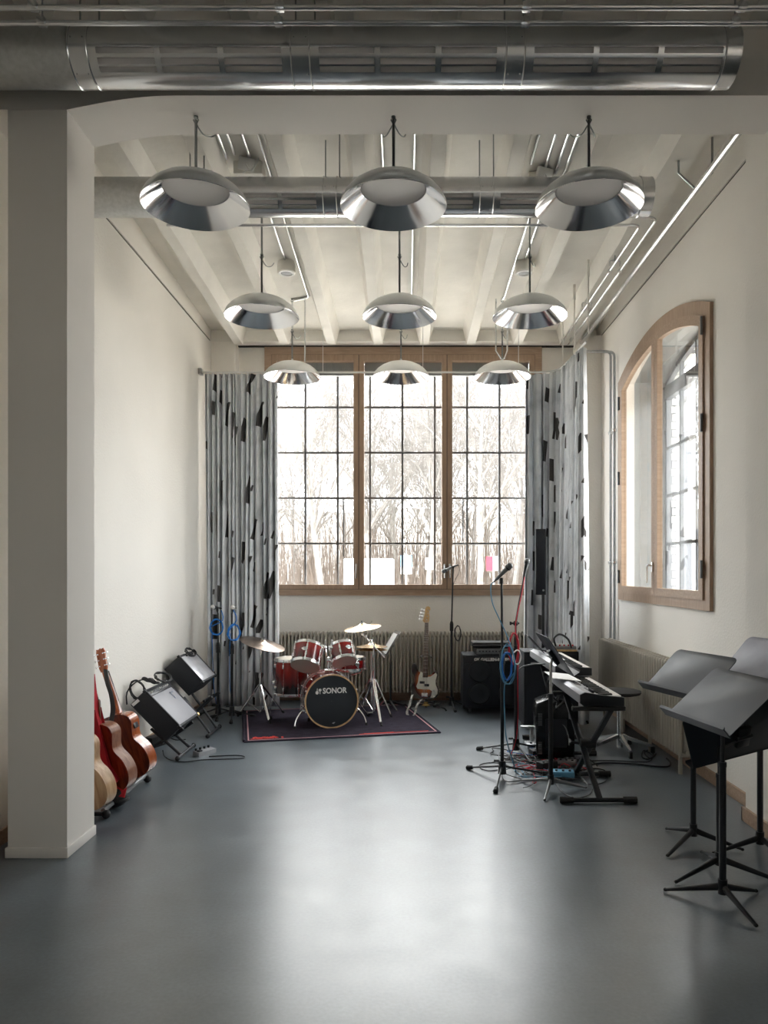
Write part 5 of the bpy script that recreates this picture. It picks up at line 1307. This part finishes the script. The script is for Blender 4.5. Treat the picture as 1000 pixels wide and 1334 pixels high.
# stool
sc_ = V((1.916, 6.59, 0))
t = thing('stool', 'round black stool with chrome column and star base by the radiator', 'stool', sc_)
MB().lathe([(.001,.505),(.15,.505),(.178,.512),(.186,.525),(.184,.538),(.16,.545),(.001,.548)], 40).build('seat', M['rubber'], t)
MB().cyl((0,0,.14),(0,0,.40),.027,n=20).cyl((0,0,.03),(0,0,.14),.030,n=20).build('column', M['chrome'], t)
MB().cyl((0,0,.38),(0,0,.505),.018,n=16).lathe([(.018,.49),(.06,.505)],20).build('gas_lift', M['black'], t)
for k in range(5):
    a_ = R(72*k+200); c, s_ = math.cos(a_), math.sin(a_)
    mb = MB(); d = V((c, s_, 0)); sd = V((-s_, c, 0)); up = V((0,0,1))
    ra = []
    for q, w, h in ((d*.02+up*.135,.015,.018),(d*.28+up*.06,.011,.012)):
        ra.append([mb._v(q+sd*w*x+up*h*y) for x, y in ((1,1),(-1,1),(-1,-1),(1,-1))])
    mb.skin(ra); l = mb.build('leg', M['chrome'], t, ang=30)
    MB().box(d*.28+up*.03,(.035,.03,.058),(0,0,a_),.005).build('glide', M['rubber'], l)
# ================================================================== MUSIC STANDS ON THE RIGHT
music_stand('black music stand nearest the viewer, its desk tilted towards the left', (1.527,3.55), [(1.293,3.684),(1.573,3.303),(1.747,3.67)], (1.365,3.86,.855), (1.455,3.32,.855), (.23,.04,.20), .37, brand=1)
music_stand('black music stand with its desk highest, beside the right radiator', (1.69,4.33), [(1.614,4.56),(1.463,4.12),(1.93,4.21)], (1.45,4.49,.895), (1.60,3.99,.895), (.22,.05,.21), .335)
music_stand('black music stand turned away, its dark desk back hanging lowest', (1.66,3.90), [(1.38,3.77),(1.94,3.75),(1.68,4.18)], (2.02,4.07,.60), (1.50,3.88,.60), (-.10,-.14,.26), .34, roll=R(-9), trap=.11)
music_stand('music stand by the pilaster with a desk coloured pale for its reflection', (2.02,4.2), [(1.73,4.155),(2.10,3.95),(2.12,4.45)], (1.78,4.25,.98), (1.92,3.75,.98), (.22,.05,.23), .34, M['desk_sheen'])
# ================================================================== OUTSIDE
struct(MB().bx(-40, 60, 9.9, 90, -.4, -.15).bx(3.2, 60, -30, 9.9, -.4, -.15).build('ground', M['snow'], smooth=False))
mb = MB(); n = 40; rr = []
for j, (y, z) in enumerate(((62,-.3),(75,2.2),(95,6.5),(120,11),(150,14))):
    rr.append([mb._v((-110+260*i/n, y+3*math.sin(i*.7), z+.6*math.sin(i*1.3+j)*(j>0))) for i in range(n+1)])
for j in range(4):
    for i in range(n): mb.b.faces.new((rr[j][i], rr[j][i+1], rr[j+1][i+1], rr[j+1][i]))
struct(mb.build('hill', M['hillwood']))
def tree_mesh(seed, H, mt, name='bark'):
    random.seed(seed); mb = MB()
    def br(p, d, L, r, lev):
        n = 5 if lev < 2 else 3; pts = [p]; rs = [r]
        q = p.copy(); dd = d.copy()
        for i in range(n):
            dd = (dd+V((random.uniform(-1,1), random.uniform(-1,1), random.uniform(-.3,.6)))*(.10 if lev == 0 else .2)).normalized()
            q = q+dd*(L/n); pts.append(q.copy()); rs.append(r*(1-.75*(i+1)/n))
            if lev < 4 and (lev > 0 or i >= 1):
                for _ in range((2, 2, 2, 2)[lev] + (1 if lev in (0, 1) and random.random() < .6 else 0)):
                    a_ = random.uniform(0, 2*PI); side = dd.orthogonal().normalized(); side.rotate(Matrix.Rotation(a_, 3, dd))
                    nd = (dd*random.uniform(.5,1.1)+side*random.uniform(.5,1.0)+V((0,0,.35))).normalized()
                    br(q.copy(), nd, L*random.uniform(.38,.6), max(rs[-1]*.6, .006), lev+1)
        mb.tube(pts, rs, 6 if lev < 2 else 3)
    br(V((0,0,-.3)), V((0,0,1)), H, H*.016, 0)
    return mb
t0 = thing('bare_tree', '', 'tree'); tree_mesh(2, 8.5, 0).build('trunk_and_branches', M['bark'], t0, smooth=False)
t1 = thing('bare_tree', '', 'tree'); tree_mesh(5, 10.5, 0).build('trunk_and_branches', M['bark'], t1, smooth=False)
t2 = thing('bare_tree', '', 'tree'); tree_mesh(9, 9.0, 0).build('trunk_and_branches', M['birch'], t2, smooth=False)
protos = [t0, t1, t2]; used = set()
random.seed(77)
spots = [(-2.6,24,0),(-4.9,22,2),(-1.2,27,1),(.8,25,0),(2.3,23,1),(3.7,26,0),(4.6,22,1),(-6,28,1),(5.8,28,0),(-3.6,31,1),(-.3,33,2),(1.9,32,0),(3.2,35,1),(-5.4,36,0),(-2.0,38,1),(6.5,36,1),(.9,40,0),(4.6,41,2),(-7.5,40,1),(-4,44,0),(2.6,45,1),(7.8,44,0),(-1,48,1),(-9,33,0),(5.4,50,0),(-6.6,50,1),(-3,53,2),(.5,55,0),(3.6,56,1),(8.5,54,1)]
for i, (x, y, k) in enumerate([(a_*(1+7/b_), b_+7, c_) for a_, b_, c_ in spots]):
    o = protos[k] if k not in used else copy_tree(protos[k]); used.add(k)
    s_ = random.uniform(.85,1.2); o.location = (x, y, -.15); o.rotation_euler = (0,0,random.uniform(0,6.28)); o.scale = (s_,s_,s_)
    band = 'near edge of the wood' if y < 37 else ('middle of the wood' if y < 49 else 'far depth of the wood')
    o['label'] = ('pale barked' if k == 2 else 'grey')+' bare tree in the mist outside the window, '+band
    o['group'] = ('pale' if k == 2 else 'grey')+' bare trees, '+band
random.seed(31); mb = MB()
for i in range(4200):
    x, y = random.uniform(-14,16), random.uniform(30,60); h = random.uniform(1.2,6.5)*(1 if y > 36 else .4)
    mb.tube([V((x,y,-.2)), V((x+random.uniform(-.3,.3),y,h*.6)), V((x+random.uniform(-.6,.6),y,h))], [.018,.013,.005], 3)
o = mb.build('undergrowth', M['litter'], smooth=False); tag(o, 'brown leafless undergrowth at the foot of the wood', 'undergrowth'); stuff(o)
# sign, notice, trailer seen through the window
Y = 24
t = thing('parking_sign', 'blue and white parking sign on a pole outside the window', 'sign', at(529,731,Y)*1.0)
t.location.z = -.15; c = at(529,731,Y)
MB().cyl((0,0,0),(0,0,c.z+.4),.03).build('pole', M['galvd'], t)
zc = c.z+.15
b_ = MB().bx(-.18,.18,-.05,-.03,zc-.18,zc+.18).build('sign_panel', mat('pale_blue_sign', srgb(96,150,196), .6), t)
text('P', .34, t, M['white'], Matrix.Translation((0,-.052,zc)) @ Matrix.Rotation(PI/2,4,'X'), 'lettering', .01)
MB().bx(-.18,.18,-.05,-.03,zc-.42,zc-.20).build('lower_panel', M['white'], t)
t = thing('street_sign', 'small white sign on a post outside, right of the parking sign', 'sign', at(559,735,Y)*1.0); t.location.z = -.15; c = at(559,735,Y)
MB().cyl((0,0,0),(0,0,c.z+.2),.025).build('pole', M['galvd'], t)
MB().bx(-.13,.13,-.05,-.03,c.z-.02,c.z+.35).build('sign_panel', M['white'], t)
c = at(480,745,22)
t = thing('parked_trailer', 'long white box trailer parked outside across the road', 'trailer', (c.x, 22, -.15))
MB().bx(-.75,.75,0,1.2,.55,2.15,.05).build('box_body', M['white'], t)
for x in (-.45,.45): MB().cyl((x,-.0,.3),(x,.2,.3),.3,n=24).build('wheel', M['rubber'], t)
c = at(643,738,26)
t = thing('warning_panel', 'red and white panel on a post outside, right of the window centre', 'sign', (c.x, 26, -.15))
MB().cyl((0,0,0),(0,0,2.0),.03).build('post', M['galvd'], t)
MB().bx(-.27,-.03,-.05,-.02,c.z,c.z+.5).build('red_half', M['red'], t); MB().bx(-.03,.2,-.05,-.02,c.z,c.z+.5).build('white_half', M['white'], t)
# building seen through the arched window
t = thing('neighbouring_building', 'pale rendered building with stone bands outside the arched window', 'building', (9.0, 20, -.15))
MB().bx(0,8,-6,14,0,7.2).build('wall', M['render'], t, smooth=False)
MB().bx(-.35,8.2,-6.2,14.2,7.2,7.6).bx(-.1,0,-6,14,6.2,6.4).bx(-.1,0,-6,14,3.6,3.8).build('cornice', M['stone'], t, smooth=False)
for y in (-4.5,-1.0,2.5,6,9.5):
    for z in (.9, 4.2):
        w = MB().frame([V((-.05,y,z)),V((-.05,y+1.4,z)),V((-.05,y+1.4,z+2)),V((-.05,y,z+2))], [V((-.05,y+.12,z+.12)),V((-.05,y+1.28,z+.12)),V((-.05,y+1.28,z+1.88)),V((-.05,y+.12,z+1.88))], (.1,0,0)).build('window', M['stone'], t, smooth=False)
        MB().bx(-.012,-.004,y+.1,y+1.3,z+.1,z+1.9).build('pane', M['steel'], w, smooth=False)
t = thing('rear_building', 'white gabled building farther off outside the arched window', 'building', (5.6, 13.2, -.15))
MB().bx(0,2.0,0,1.2,0,6.6).build('wall', M['white'], t, smooth=False)
MB().bx(-.15,2.1,-.1,1.3,6.6,6.8).build('roof_edge', M['stone'], t, smooth=False)
for z in (1.6, 3.6, 5.3): MB().bx(-.03,-.005,.4,.75,z,z+.5).build('vent', M['stone'], t, smooth=False)

# ================================================================== LIGHT, SKY, CAMERA
wd = bpy.data.worlds.new('overcast'); sc.world = wd; wd.use_nodes = True
nt = wd.node_tree; bg = nt.nodes['Background']
tcw = nt.nodes.new('ShaderNodeTexCoord'); sp = nt.nodes.new('ShaderNodeSeparateXYZ'); cr = nt.nodes.new('ShaderNodeValToRGB')
nt.links.new(tcw.outputs['Generated'], sp.inputs[0]); nt.links.new(sp.outputs[2], cr.inputs[0])
cr.color_ramp.elements[0].position = 0; cr.color_ramp.elements[0].color = (.88,.90,.93,1); cr.color_ramp.elements[1].position = .7; cr.color_ramp.elements[1].color = (1,1,1,1)
nt.links.new(cr.outputs[0], bg.inputs[0]); bg.inputs[1].default_value = SKY
def portal(name, loc, rot, sx, sy):
    l = bpy.data.lights.new(name, 'AREA'); l.shape = 'RECTANGLE'; l.size = sx; l.size_y = sy
    o = bpy.data.objects.new(name, l); COL.objects.link(o); o.location = loc; o.rotation_euler = rot
    l.cycles.is_portal = True
    return o
portal('portal_back', ((WX0+WX1)/2, 9.62, 2.85), (R(-90),0,0), 3.6, 3.3)
portal('portal_right', (XR+.68, UM, 2.6), (0,R(90),0), 2.9, 2.6)
for a, b in FILL_WIN: portal('portal_hall', (HX1+.34, (a+b)/2, 2.45), (0,R(90),0), 3.0, 2.1)
cam = bpy.data.cameras.new('camera'); co = bpy.data.objects.new('camera', cam); COL.objects.link(co); sc.camera = co
co.location = (0, 0, EYE); co.rotation_euler = (R(90), 0, 0)
cam.sensor_fit = 'VERTICAL'; cam.sensor_height = 24; cam.lens = 24*F/1334
cam.shift_x = -(CX-500)/1334; cam.shift_y = (HY-667)/1334
cam.clip_start = .05; cam.clip_end = 300
vs = sc.view_settings; vs.view_transform = 'Standard'; vs.look = 'None'; vs.gamma = 1; vs.use_curve_mapping = False; vs.exposure = EXPO
cy = sc.cycles
cy.use_denoising = True; cy.max_bounces = 10; cy.diffuse_bounces = 9; cy.glossy_bounces = 5; cy.transparent_max_bounces = 12
cy.sample_clamp_indirect = 8; cy.caustics_reflective = False; cy.caustics_refractive = False
